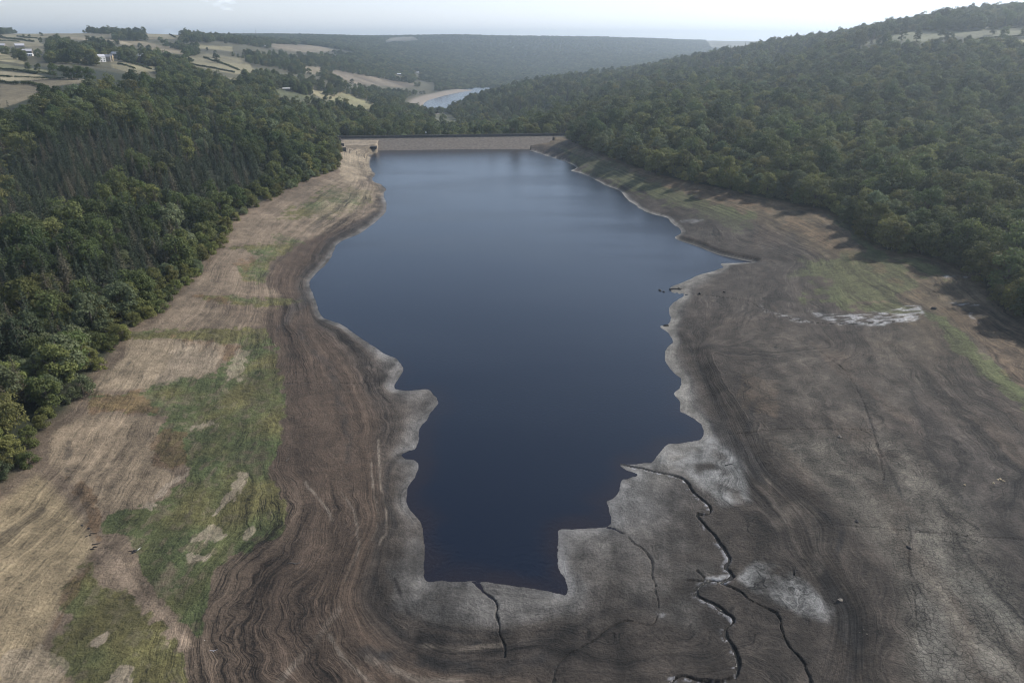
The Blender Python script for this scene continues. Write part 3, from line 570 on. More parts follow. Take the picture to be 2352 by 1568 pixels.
# ------------------------------------------------------------------ water
def water_material(name, deep, scale, bumps, rough=0.07):
    m, t, b = mat(name); N = t.nodes; K = t.links.new
    b.inputs['Base Color'].default_value = (*deep, 1); b.inputs['Roughness'].default_value = rough; b.inputs['IOR'].default_value = 1.33; b.inputs['Specular IOR Level'].default_value = .5
    geo = N.new("ShaderNodeNewGeometry"); mp = N.new("ShaderNodeMapping"); mp.inputs['Scale'].default_value = (1, .6, 1); mp.inputs['Rotation'].default_value = (0, 0, .5); K(geo.outputs['Position'], mp.inputs[0])
    n = N.new("ShaderNodeTexNoise"); n.inputs['Scale'].default_value = scale; n.inputs['Detail'].default_value = 4; K(mp.outputs[0], n.inputs['Vector'])
    n2 = N.new("ShaderNodeTexNoise"); n2.inputs['Scale'].default_value = .016; n2.inputs['Detail'].default_value = 3; mp2 = N.new("ShaderNodeMapping"); mp2.inputs['Scale'].default_value = (.35, 1.3, 1); mp2.inputs['Rotation'].default_value = (0, 0, -.25); K(geo.outputs['Position'], mp2.inputs[0]); K(mp2.outputs[0], n2.inputs['Vector'])
    r = N.new("ShaderNodeMapRange"); r.inputs[1].default_value = .42; r.inputs[2].default_value = .62; r.inputs[3].default_value = bumps*.7; r.inputs[4].default_value = bumps*1.15; K(n2.outputs['Fac'], r.inputs[0])
    bp = N.new("ShaderNodeBump"); bp.inputs['Distance'].default_value = .5; K(r.outputs[0], bp.inputs['Strength']); K(n.outputs['Fac'], bp.inputs['Height']); K(bp.outputs[0], b.inputs['Normal'])
    return m
def poly_mesh(name, P, z):
    me = bpy.data.meshes.new(name); me.from_pydata([(p[0], p[1], z) for p in P], [], [list(range(len(P)))]); me.update(); return me
def rect(name, x0, y0, x1, y1, z):
    return poly_mesh(name, [(x0, y0), (x1, y0), (x1, y1), (x0, y1)], z)
WM = water_material("lake_water", (.004, .0075, .017), 1.5, .36, .12)
wx0, wx1, wy0, wy1 = shore[:, 0].min()-3, shore[:, 0].max()+3, shore[:, 1].min()-3, shore[:, 1].max()+6
def grow(P, d):
    c = np.roll(P, -1, 0)-np.roll(P, 1, 0); n = np.stack([c[:, 1], -c[:, 0]], 1); n /= np.maximum(np.linalg.norm(n, axis=1, keepdims=True), 1e-6)
    ar = 0.5*np.sum(P[:, 0]*np.roll(P[:, 1], -1)-np.roll(P[:, 0], -1)*P[:, 1]); return P+n*d*(1 if ar > 0 else -1)
wgx, wgy = np.meshgrid(np.arange(wx0, wx1, 2.0), np.arange(wy0, wy1, 2.0)); wx_, wy_ = wgx.ravel(), wgy.ravel()
shal = np.zeros(len(wx_)); nm_ = wy_ < 330; shal[nm_] = smooth(8, 0, -sdist(wx_[nm_], wy_[nm_], shore)+4*fbm(wx_[nm_]/9, wy_[nm_]/9, 161, 3))*smooth(320, 120, wy_[nm_])
wme = grid_mesh("water", np.stack([wx_, wy_, wx_*0], 1), wgx.shape[0], wgx.shape[1]); at_ = wme.attributes.new("shallow", 'FLOAT', 'POINT'); at_.data.foreach_set("value", shal.astype(np.float32))
t_ = WM.node_tree; an_ = t_.nodes.new("ShaderNodeAttribute"); an_.attribute_name = "shallow"; mxw = t_.nodes.new("ShaderNodeMix"); mxw.data_type = 'RGBA'; mxw.inputs[6].default_value = (.004, .0075, .017, 1); mxw.inputs[7].default_value = (.012, .010, .014, 1)
t_.links.new(an_.outputs['Fac'], mxw.inputs[0]); t_.links.new(mxw.outputs[2], t_.nodes["Principled BSDF"].inputs['Base Color'])
tag(addobj("water", wme, WM), "dark blue water left in the drawn-down reservoir", kind="structure")
tag(addobj("water", rect("water", lres[:, 0].min()-40, lres[:, 1].min()-20, lres[:, 0].max()+40, lres[:, 1].max()+20, ZL), WM), "pale water of the lower reservoir beyond the dam", kind="structure")
SM = water_material("stream_water", (.02, .018, .016), 3.5, 1.0, .12)
for k, (hw, dp, Ps) in enumerate(streams):
    if k in (0, 1, 2, 3, 6):
        V = []; Fc = []
        tg = np.gradient(Ps, axis=0); tg /= np.maximum(np.linalg.norm(tg, axis=1, keepdims=True), 1e-6)
        zc = zfast(Ps[:, 0], Ps[:, 1]); zc = np.maximum(zc, .05)-dp*.78
        zc = np.maximum(zc, 0.005*np.arange(len(zc))+.012) if k == 0 else zc
        zc = np.convolve(np.pad(zc, 3, mode='edge'), np.ones(7)/7, 'valid')
        for i in range(len(Ps)):
            nn = np.array((-tg[i, 1], tg[i, 0])); w0 = hw*.8
            V += [(*(Ps[i]-nn*w0), zc[i]), (*(Ps[i]+nn*w0), zc[i])]
            if i: Fc.append((2*i-2, 2*i-1, 2*i+1, 2*i))
        me = bpy.data.meshes.new("stream"); me.from_pydata([tuple(map(float, v)) for v in V], [], Fc); me.update()
        tag(addobj("stream", me, SM), kind="structure")

# ------------------------------------------------------------------ mesh collector for built things
class MB:
    def __init__(s): s.v = []; s.f = []
    def quad(s, pts): n = len(s.v); s.v += [tuple(map(float, p)) for p in pts]; s.f.append(list(range(n, n+len(pts)))); return s
    def hexa(s, lo, hi):               # lo, hi: 4 points each
        n = len(s.v); s.v += [tuple(map(float, p)) for p in list(lo)+list(hi)]
        s.f += [[n+3, n+2, n+1, n], [n+4, n+5, n+6, n+7]]+[[n+i, n+(i+1) % 4, n+4+(i+1) % 4, n+4+i] for i in range(4)]; return s
    def box(s, x0, x1, y0, y1, z0, z1):
        return s.hexa([(x0,y0,z0),(x1,y0,z0),(x1,y1,z0),(x0,y1,z0)], [(x0,y0,z1),(x1,y0,z1),(x1,y1,z1),(x0,y1,z1)])
    def tube(s, P, Rr, n=6):
        P = [Vector(p) for p in P]; base = len(s.v)
        for i, p in enumerate(P):
            d = (P[min(i+1, len(P)-1)]-P[max(i-1, 0)]).normalized(); a = d.orthogonal().normalized(); b = d.cross(a)
            for k in range(n):
                t = 2*math.pi*k/n; q = p+(a*math.cos(t)+b*math.sin(t))*Rr[i]; s.v.append(tuple(q))
        for i in range(len(P)-1):
            for k in range(n): s.f.append([base+i*n+k, base+i*n+(k+1) % n, base+(i+1)*n+(k+1) % n, base+(i+1)*n+k])
        s.f.append([base+k for k in range(n)][::-1]); s.f.append([base+(len(P)-1)*n+k for k in range(n)]); return s
    def mesh(s, name, smooth_=False):
        me = bpy.data.meshes.new(name); me.from_pydata(s.v, [], s.f); me.update()
        if smooth_: me.polygons.foreach_set("use_smooth", [True]*len(me.polygons))
        return me
    def build(s, name, m, parent=None, loc=None, smooth_=False): return addobj(name, s.mesh(name, smooth_), m, parent, loc)
def empty(name, loc, rz=0, **k):
    o = bpy.data.objects.new(name, None); COL.objects.link(o); o.location = loc; o.rotation_euler = (0, 0, rz); o.empty_display_size = .5; tag(o, **k); return o

# ------------------------------------------------------------------ the dam
def dam():
    ul = math.hypot(dcr[0], dcr[1]); e = np.array(dcr)/ul; nrm = np.array((-e[1], e[0]))      # nrm points away downstream
    root = empty("embankment_dam", (DL[0], DL[1], 0), math.atan2(e[1], e[0]), label="long straight stone-faced dam across the far end of the reservoir", cat="dam")
    A, B = -14, ul+40; cz = 10.9
    nseg = 90; b = MB(); us = np.linspace(A, B, nseg+1)
    stm = simple("stone_pitching", (.122, .104, .087), .9, .3, .35, .4); 
    for i in range(nseg):
        u0, u1 = us[i], us[i+1]
        for z0, z1 in [(-1.5, 1), (1, 2.6), (2.6, 4.4), (4.4, 6.2), (6.2, 8.2), (8.2, cz)]:
            y0, y1 = -(cz-z0)*2.6, -(cz-z1)*2.6
            b.quad([(u0, y0, z0), (u1, y0, z0), (u1, y1, z1), (u0, y1, z1)])
        b.quad([(u0, 0, cz), (u1, 0, cz), (u1, 7, cz), (u0, 7, cz)])
        b.quad([(u0, 7, cz), (u1, 7, cz), (u1, 60, cz-26), (u0, 60, cz-26)])
    b.build("embankment", stm, root)
    MB().box(A, B, -.1, .5, cz, cz+2.5).build("parapet_wall", simple("dark_parapet_stone", (.07, .066, .062), .9, .3, .6), root)
    MB().box(A, B, -.25, .65, cz+2.503, cz+2.65).build("coping", simple("coping_stone", (.14, .13, .12), .85, .2, 1), root)
    MB().box(A, B, 7.0, 7.45, cz, cz+1.1).build("parapet_wall", bpy.data.materials["dark_parapet_stone"], root)
    MB().box(A, B, 1.6, 6.2, cz+.004, cz+.05).build("crest_road", simple("crest_asphalt", (.09, .088, .085), .9, .1, 1), root)
dam()

# ------------------------------------------------------------------ foliage
def leaf_mat(name, c, var=.38, hue=.02, trans=.4):
    m = bpy.data.materials.new(name); m.use_nodes = True; t = m.node_tree; N = t.nodes; K = t.links.new; N.clear()
    out_ = N.new("ShaderNodeOutputMaterial"); d = N.new("ShaderNodeBsdfPrincipled"); tr = N.new("ShaderNodeBsdfTranslucent"); mixs = N.new("ShaderNodeMixShader"); mixs.inputs[0].default_value = trans
    oi = N.new("ShaderNodeObjectInfo"); geo = N.new("ShaderNodeNewGeometry")
    hs = N.new("ShaderNodeHueSaturation"); hs.inputs['Color'].default_value = (*c, 1)
    a = N.new("ShaderNodeMapRange"); a.inputs[3].default_value = .5-hue; a.inputs[4].default_value = .5+hue; K(oi.outputs['Random'], a.inputs[0]); K(a.outputs[0], hs.inputs['Hue'])
    w1 = N.new("ShaderNodeTexWhiteNoise"); w1.noise_dimensions = '1D'; K(oi.outputs['Random'], w1.inputs['W'])
    b_ = N.new("ShaderNodeMapRange"); b_.inputs[3].default_value = 1-var; b_.inputs[4].default_value = 1+var; K(w1.outputs['Value'], b_.inputs[0])
    n = N.new("ShaderNodeTexNoise"); n.inputs['Scale'].default_value = .9; n.inputs['Detail'].default_value = 3; K(geo.outputs['Position'], n.inputs['Vector'])
    r = N.new("ShaderNodeMapRange"); r.inputs[1].default_value = .3; r.inputs[2].default_value = .7; r.inputs[3].default_value = .7; r.inputs[4].default_value = 1.3; K(n.outputs['Fac'], r.inputs[0])
    mu = N.new("ShaderNodeMath"); mu.operation = 'MULTIPLY'; K(b_.outputs[0], mu.inputs[0]); K(r.outputs[0], mu.inputs[1]); K(mu.outputs[0], hs.inputs['Value'])
    K(hs.outputs[0], d.inputs['Base Color']); K(hs.outputs[0], tr.inputs[0]); d.inputs['Roughness'].default_value = .7; d.inputs['Specular IOR Level'].default_value = .2
    K(d.outputs[0], mixs.inputs[1]); K(tr.outputs[0], mixs.inputs[2]); K(mixs.outputs[0], out_.inputs[0]); return m
def leaf_quads(C, Nn, S, asp, rs):
    """one leaf-clump quad at each C, facing roughly Nn"""
    n = len(C); Nn = Nn+rs.normal(0, .55, (n, 3)); Nn /= np.linalg.norm(Nn, axis=1, keepdims=True)
    ref = rs.normal(0, 1, (n, 3)); T = np.cross(Nn, ref); T /= np.linalg.norm(T, axis=1, keepdims=True); B = np.cross(Nn, T)
    S = S[:, None]; T = T*S; B = B*S*asp
    return np.stack([C-T*.5, C-B*.45+T*.08, C+T*.5, C+B*.5-T*.05], 1)
def mesh_quads(name, Q):
    n = len(Q); me = bpy.data.meshes.new(name); me.vertices.add(n*4); me.vertices.foreach_set("co", Q.reshape(-1).astype(np.float32))
    me.loops.add(n*4); me.loops.foreach_set("vertex_index", np.arange(n*4, dtype=np.int32)); me.polygons.add(n); me.polygons.foreach_set("loop_start", np.arange(n, dtype=np.int32)*4)
    me.update(calc_edges=True); return me
def sph(n, rs):
    v = rs.normal(0, 1, (n, 3)); return v/np.linalg.norm(v, axis=1, keepdims=True)
def crown_broad(seed, h=13., r=5.0, np_=38, nl=110, leaf=.55, flat=.9, low=-.25):
    rs = np.random.RandomState(seed); Q = []
    cz = h*(.5+low*.3); rz = h-cz
    lean = rs.normal(0, .05, 2)*h
    for k in range(np_):
        d = sph(1, rs)[0]; d[2] = d[2] if d[2] > -.8 else -d[2]; rad = rs.uniform(.55, .86)
        pr = r*rs.uniform(.26, .46)*(1.0 if d[2] > -.1 else .85)
        wob = 1+.18*math.sin(3*math.atan2(d[1], d[0])+seed)
        c = np.array((d[0]*r*rad*wob+lean[0]*(d[2]+.3), d[1]*r*rad*wob+lean[1]*(d[2]+.3), cz+d[2]*rz*rad*flat))
        v = sph(nl, rs); v[:, 2] = np.where(v[:, 2] < -.35, -v[:, 2], v[:, 2])
        rr = pr*rs.uniform(.72, 1.05, nl)[:, None]; rr = rr*(1+.22*np.sin(v[:, :1]*5+k)*np.cos(v[:, 1:2]*6-k))
        Q.append(leaf_quads(c+v*rr*np.array((1, 1, .8)), v+np.array((0, 0, .25)), leaf*rs.uniform(.6, 1.3, nl), .8, rs))
    return np.concatenate(Q)
def crown_conifer(seed, h=17., r=2.9, leaf=.75, whorls=17, ragged=.25):
    rs = np.random.RandomState(seed); Q = []
    for k in range(whorls):
        t = (k+.5)/whorls; z0 = h*(.14+.86*t); rr = r*(1-t)**.8+.15; nb = int(9-4*t)
        for j in range(nb):
            a = 2*math.pi*(j+rs.rand())/nb; L_ = rr*rs.uniform(1-ragged, 1+ragged*.6); m = max(4, int(10*L_/r)+4)
            s = rs.rand(m)**.75; drop = .28*L_*s**1.6
            c = np.stack([np.cos(a)*L_*s+rs.normal(0, .13+.09*rr, m), np.sin(a)*L_*s+rs.normal(0, .13+.09*rr, m), z0-drop+rs.normal(0, .18, m)], 1)
            nrm = np.stack([np.full(m, math.cos(a)*.6), np.full(m, math.sin(a)*.6), np.ones(m)], 1)
            Q.append(leaf_quads(c, nrm, leaf*rs.uniform(.6, 1.25, m)*(1-.45*t), .7, rs))
    c = np.stack([rs.normal(0, .08, 8), rs.normal(0, .08, 8), h*rs.uniform(.95, 1.03, 8)], 1); Q.append(leaf_quads(c, np.tile((.8, 0, .6), (8, 1)), np.full(8, .35), .6, rs))
    return np.concatenate(Q)
def trunk_mb(h, r, seed, limbs=4):
    rs = random.Random(seed); b = MB(); b.tube([(0, 0, -1.5), (rs.uniform(-.2, .2), rs.uniform(-.2, .2), h*.45), (0, 0, h*.85)], [r, r*.65, r*.15], 7)
    for i in range(limbs):
        a = 2*math.pi*(i+rs.random())/max(limbs, 1); z0 = h*rs.uniform(.3, .5); l = h*.25
        b.tube([(0, 0, z0), (math.cos(a)*l*.6, math.sin(a)*l*.6, z0+l*.6), (math.cos(a)*l, math.sin(a)*l, z0+l*1.1)], [r*.4, r*.25, r*.08], 5)
    return b
BARK = simple("tree_bark", (.10, .085, .07), .95, .3, 3)
LM = {'dark': leaf_mat("leaves_dark_green", (.068, .088, .031)), 'mid': leaf_mat("leaves_mid_green", (.102, .122, .042)), 'olive': leaf_mat("leaves_olive", (.138, .140, .048)),
      'yellow': leaf_mat("leaves_yellow_green", (.155, .160, .052)), 'grey': leaf_mat("leaves_grey_green", (.128, .150, .076)), 'needle': leaf_mat("needles_dark", (.036, .048, .025), .3, .015, .06), 'brown': leaf_mat("needles_brownish", (.082, .072, .046), .3, .02, .08)}
PROTO = {}
def proto(kind, tone, Q, th_, tr_, limbs):
    me = mesh_quads("crown", Q); me.materials.append(LM[tone]); tm = trunk_mb(th_, tr_, len(PROTO), limbs).mesh("trunk", True); tm.materials.append(BARK)
    PROTO.setdefault(kind, []).append((tone, me, tm, th_))
for sd_, tone, h, r in [(1, 'dark', 14, 5.0), (2, 'mid', 13, 4.8), (3, 'olive', 12, 5.0), (4, 'yellow', 11, 4.2), (5, 'mid', 15, 4.4), (6, 'grey', 12, 4.6)]:
    proto('broadleaf_tree', tone, crown_broad(sd_, h, r), h, .32, 5)
for sd_, tone, h, r in [(11, 'needle', 17, 3.0), (12, 'needle', 19, 3.3), (13, 'brown', 15, 3.2), (14, 'needle', 14, 2.6)]:
    proto('conifer_tree', tone, crown_conifer(sd_, h, r), h, .28, 0)
for sd_, tone, h, r in [(21, 'mid', 6.5, 3.6), (22, 'grey', 6, 3.4), (23, 'yellow', 5.5, 3.3), (24, 'yellow', 7, 3.6)]:
    proto('shore_shrub', tone, crown_broad(sd_, h, r, 24, 110, .42, 1.0, -.45), h, .14, 5)

CLEAR = [(231,141,9,11), (245,139,9,9), (254,139,5,9), (268,131,8,10), (321,142,12,13), (66,128,10,10), (46,111,7,6), (2,116,8,9), (660,209,9,6), (610,108,4,3), (743,150,3,3), (820,142,4,3),
 (917,173,5,4), (959,170,5,4), (1379,176,6,4), (1335,182,4,4), (420,120,5,3), (540,158,4,3)]
def field_hit(px, py, Y):
    hit = np.zeros(px.shape, bool)
    for P, c, _ in FIELDS: hit |= (inpoly(px, py, P) & (Y > 430))
    return hit
def scatter(x0, x1, y0, y1, sp, rs):
    n0, n1 = int((x1-x0)/sp), int((y1-y0)/sp)
    i, j = np.meshgrid(np.arange(n0), np.arange(n1)); X = x0+(i.ravel()+rs.uniform(.05, .95, i.size))*sp; Y = y0+(j.ravel()+rs.uniform(.05, .95, i.size))*sp
    return X, Y
rs = np.random.RandomState(5)
TX = []; 
for x0, x1, y0, y1, sp in [(-700, 700, 60, 380, 6.4), (-700, 700, 380, 700, 7.4), (-1050, 1050, 700, 1300, 8.6), (-2000, 2000, 1300, 2400, 12.0), (-4000, 4000, 2400, 4800, 15.0), (-6500, 6500, 4800, 9000, 22.0)]:
    X, Y = scatter(x0, x1, y0, y1, sp, rs); m = np.abs(X) < (Y*.86+90); X, Y = X[m], Y[m]; TX.append(np.stack([X, Y, np.full(len(X), sp)], 1))
T = np.concatenate(TX); X, Y, SPC = T.T
Z = zfast(X, Y); dbt = dbank(X, Y); m = (dbt > 1.5) | (Y > 900)
sl_ = culled(sdist, X, Y, lres, 999., 300.); m &= ~(np.abs(sl_) < 46) & (sl_ > 0)
al = ((X-DL[0])*dcr[0]+(Y-DL[1])*dcr[1])/np.dot(dcr, dcr); ac = ((X-DL[0])*-dcr[1]+(Y-DL[1])*dcr[0])/np.linalg.norm(dcr)
m &= ~((al > -.05) & (al < 1.06) & (ac > -45) & (ac < 16))
pxt, pyt, dpt = project(X, Y, Z+2)
m &= (pxt > -260) & (pxt < 2612) & (pyt < 1750)
pyu = project(X, Y, Z+10)[1]; pyv = project(X, Y, Z+16)[1]
m &= ~field_hit(pxt, pyt, Y) & ~((field_hit(pxt, pyu+1.0, Y) | field_hit(pxt, pyv+1.0, Y)) & (rs.rand(len(X)) < .97) & (Y > 560))
for hx_, hy_, hw_, hh_ in CLEAR:
    for q_ in (pyt, pyu, project(X, Y, Z+14)[1]): m &= ~((np.abs(pxt-hx_) < hw_) & (q_ < hy_+2) & (q_ > hy_-hh_) & (pyt < hy_+70))
# the open hillside on the left is half fields: thin the wood where noise says so
openz = (X < -60) & (Y > 900) & (pxt < 1000) & (pyt < 215); nn = fbm(X/130, Y/190, 201, 4)
m &= ~(openz & (nn < -.16) & (Y < 2900))
m &= ~((pxt < 330) & (pyt > 150) & (pyt < 200) & (Y < 900) & (Y > 560) & (nn < .1))
CRX = np.array([-400, 0, 62, 92, 109, 150, 205, 250, 290, 330, 400, 480, 600, 640]); CRY = np.array([262, 252, 232, 222, 208, 203, 192, 184, 178, 174, 175, 177, 190, 190])
m &= ~((X < 0) & (Y < 1000) & (pxt < 640) & (project(X, Y, Z+13.5)[1] < np.interp(pxt, CRX, CRY)-2) & (pyt > 100) & (dbt > 60))
# right-hand moor top keeps smaller scrub
X, Y, Z, SPC, dbt, pxt, pyt = [q[m] for q in (X, Y, Z, SPC, dbt, pxt, pyt)]
# drop what stays hidden even from a step aside (behind the first crest)
def visible(X, Y, Z, H):
    vis = np.zeros(len(X), bool)
    for ox in (-40., 0., 40.):
        v = np.ones(len(X), bool)
        for t in np.linspace(.12, .965, 26):
            xs = ox+(X-ox)*t; ys = Y*t; zs = CAMZ+(Z+H-CAMZ)*t; g = hill(xs, ys)
            far_ = (ys > 300) & (dbank(xs, ys) > 10)
            v &= ~(far_ & (g-6 > zs))
        vis |= v
    return vis
vm = visible(X, Y, Z, 14.); X, Y, Z, SPC, dbt, pxt, pyt = [q[vm] for q in (X, Y, Z, SPC, dbt, pxt, pyt)]
n = len(X); u = rs.rand(n); lefts = X < 0
mixn = fbm(X/55, Y/75, 211, 3)
pc = np.where(lefts, .38+1.1*mixn, .10+.55*mixn)           # share of conifers
pc = np.where((lefts) & (Y < 620) & (dbt > 14) & (dbt < 150), pc+.26, pc); pc = np.where((dbt < 14) | (lefts & (Y > 900)), -.2, pc); pc = np.where((X > 0) & (Y > 1350) & (Y < 2400) & (X < 700), pc+.35, pc)
kind = np.where(u < pc, 1, 0); kind = np.where((dbt < 9) & (Y < 880) & (Y < np.where(lefts, 880, 0)), 2, kind)
scl = .72+.95*rs.rand(n)**1.3; scl = np.where(kind == 0, scl, .7+.42*rs.rand(n))
scl *= np.where(Y > 1300, np.where(Y > 4800, 1.5, np.minimum(SPC/9.6, 2.3)*np.where((X < 0) & (Y < 2400), .72, 1)), 1.0)*np.where(Y > 2400, .8, 1)
scl *= np.where((X > 0) & (kind == 0) & (Y < 1500), .8+.55*rs.rand(n), 1.0)
vs_ = np.maximum(rs.rand(n), 0); 
vz = rs.uniform(.85, 1.2, n)
vz = np.where(Y > 2400, .55, vz)
tn = fbm(X/30, Y/40, 221, 3)+rs.normal(0, .28, n)
bi = np.array([0, 1, 4, 2, 5, 3]); edges_ = np.array([-.30, -.08, .10, .28, .46]); bidx = bi[np.digitize(tn, edges_)]
edge_light = (dbt < 22) & lefts; bidx = np.where(edge_light & (rs.rand(n) < .5), rs.choice([1, 3, 5], n), bidx)
cidx = rs.randint(0, 4, n); sidx = rs.randint(0, 4, n)
rot = rs.uniform(0, 2*math.pi, n)
hgt = np.where(kind == 0, 13, np.where(kind == 1, 16.5, 6.3))*scl
size = hgt/np.sqrt(X**2+Y**2+(Z-CAMZ)**2)
inframe = (pxt > -10) & (pxt < 2362) & (pyt > 0) & (pyt < 1580)
own = np.zeros(n, bool)
for k_ in (0, 1, 2):
    c_ = np.nonzero((kind == k_) & inframe)[0]; c_ = c_[np.argsort(-size[c_])][:300]; own[c_] = True
KN = ['broadleaf_tree', 'conifer_tree', 'shore_shrub']
FIELDN = {}
TW = {'dark': 'dark green', 'mid': 'mid green', 'olive': 'olive green', 'yellow': 'yellowish green', 'grey': 'grey green', 'needle': 'blackish green', 'brown': 'brownish green'}
first = {}
def tree_object(kind_, idx, X_, Y_, Z_, s, vz_, rz, label, cat, group):
    tone, cm_, tm_, th__ = PROTO[KN[kind_]][idx]
    o = bpy.data.objects.new(KN[kind_], None); COL.objects.link(o); o.location = (X_, Y_, Z_); o.rotation_euler = (0, 0, rz); o.scale = (s, s, s*vz_); o.empty_display_size = 1
    tag(o, label, cat, group)
    for nm, me_ in (("crown", cm_), ("trunk", tm_)):
        c = bpy.data.objects.new(nm, me_); COL.objects.link(c); c.parent = o
    return o
def ordw(n_): return "%d%s" % (n_, "th" if 10 <= n_ % 100 <= 20 else {1: "st", 2: "nd", 3: "rd"}.get(n_ % 10, "th"))
rank = {}
for k_ in (0, 1, 2):
    for sd_ in (True, False):
        q = [i for i in np.nonzero(own)[0] if kind[i] == k_ and lefts[i] == sd_ and (dbt[i] < 15 or k_ == 2)]
        for r_, i in enumerate(sorted(q, key=lambda i: Y[i])): rank[i] = r_+1
for i in np.nonzero(own)[0]:
    k_ = int(kind[i]); idx = int([bidx, cidx, sidx][k_][i]); tone = PROTO[KN[k_]][idx][0]; side = 'left' if lefts[i] else 'right'
    cat = ['tree', 'conifer', 'shrub'][k_]; tall = 'tall ' if vz[i]*scl[i] > 1.12 else ('small ' if vz[i]*scl[i] < .8 else '')
    if i in rank:
        lab = f"{tall}{TW[tone]} {cat}, {ordw(rank[i])} from near end of {side} shore's {cat} edge"; grp = f"{cat}s along the edge of the {side} bank wood"
    else:
        row = 'just behind the shore edge' if dbt[i] < 40 else ('halfway up the slope' if dbt[i] < 95 else 'high up the slope')
        nf = 'near end' if Y[i] < 250 else ('middle' if Y[i] < 400 else 'far end')
        lab = f"{tall}{TW[tone]} {cat} {row}, {nf} of {side} wood"; grp = lab
    tree_object(k_, idx, X[i], Y[i], Z[i]-.3, scl[i], vz[i], rot[i], lab, cat, grp)
print("trees", n, "own", own.sum())

# every other tree: one object, instances of the same trees
pc_ = bpy.data.collections.new("tree_kinds")          # not linked to the scene: only a source for the instances
names = []
for kk in KN:
    for j, (tone, cm_, tm_, _) in enumerate(PROTO[kk]):
        o = bpy.data.objects.new("%02d_wood_tree" % len(names), cm_); pc_.objects.link(o); names.append((kk, j))
off = np.array([0, 6, 10]); rest = np.nonzero(~own)[0]
inst = off[kind[rest]]+np.where(kind[rest] == 0, bidx[rest], np.where(kind[rest] == 1, cidx[rest], sidx[rest]))
def instancer(name, XYZ, inst, scl, vz, rot, label, cat, coll):
    me = bpy.data.meshes.new(name); me.vertices.add(len(XYZ)); me.vertices.foreach_set("co", XYZ.astype(np.float32).ravel())
    for nm, tp, arr, key in (("pick", 'INT', inst.astype(np.int32), "value"), ("turn", 'FLOAT_VECTOR', np.stack([rot*0, rot*0, rot], 1).astype(np.float32), "vector"), ("size", 'FLOAT_VECTOR', np.stack([scl, scl, scl*vz], 1).astype(np.float32), "vector")):
        a = me.attributes.new(nm, tp, 'POINT'); a.data.foreach_set(key, arr.ravel())
    o = addobj(name, me); tag(o, label, cat, kind="stuff")
    ng = bpy.data.node_groups.new(name, 'GeometryNodeTree'); ng.interface.new_socket("Geometry", in_out='INPUT', socket_type='NodeSocketGeometry'); ng.interface.new_socket("Geometry", in_out='OUTPUT', socket_type='NodeSocketGeometry')
    N = ng.nodes; gi = N.new("NodeGroupInput"); go = N.new("NodeGroupOutput"); ip = N.new("GeometryNodeInstanceOnPoints"); ci = N.new("GeometryNodeCollectionInfo")
    ci.inputs[0].default_value = coll; ci.inputs[1].default_value = True; ci.inputs[2].default_value = True; ip.inputs['Pick Instance'].default_value = True
    m2p = N.new("GeometryNodeMeshToPoints")
    def at(nm, tp):
        a = N.new("GeometryNodeInputNamedAttribute"); a.data_type = tp; a.inputs[0].default_value = nm; return [s for s in a.outputs if s.enabled][0]
    K = ng.links.new; K(gi.outputs[0], m2p.inputs[0]); K(m2p.outputs[0], ip.inputs['Points']); K(ci.outputs[0], ip.inputs['Instance']); K(at("pick", 'INT'), ip.inputs['Instance Index']); K(at("turn", 'FLOAT_VECTOR'), ip.inputs['Rotation']); K(at("size", 'FLOAT_VECTOR'), ip.inputs['Scale']); K(ip.outputs[0], go.inputs[0])
    md = o.modifiers.new("scatter", 'NODES'); md.node_group = ng; return o
instancer("woodland", np.stack([X, Y, Z-.3], 1)[rest], inst, scl[rest], vz[rest], rot[rest], "mixed woodland covering the valley sides and far hills", "woodland", pc_)

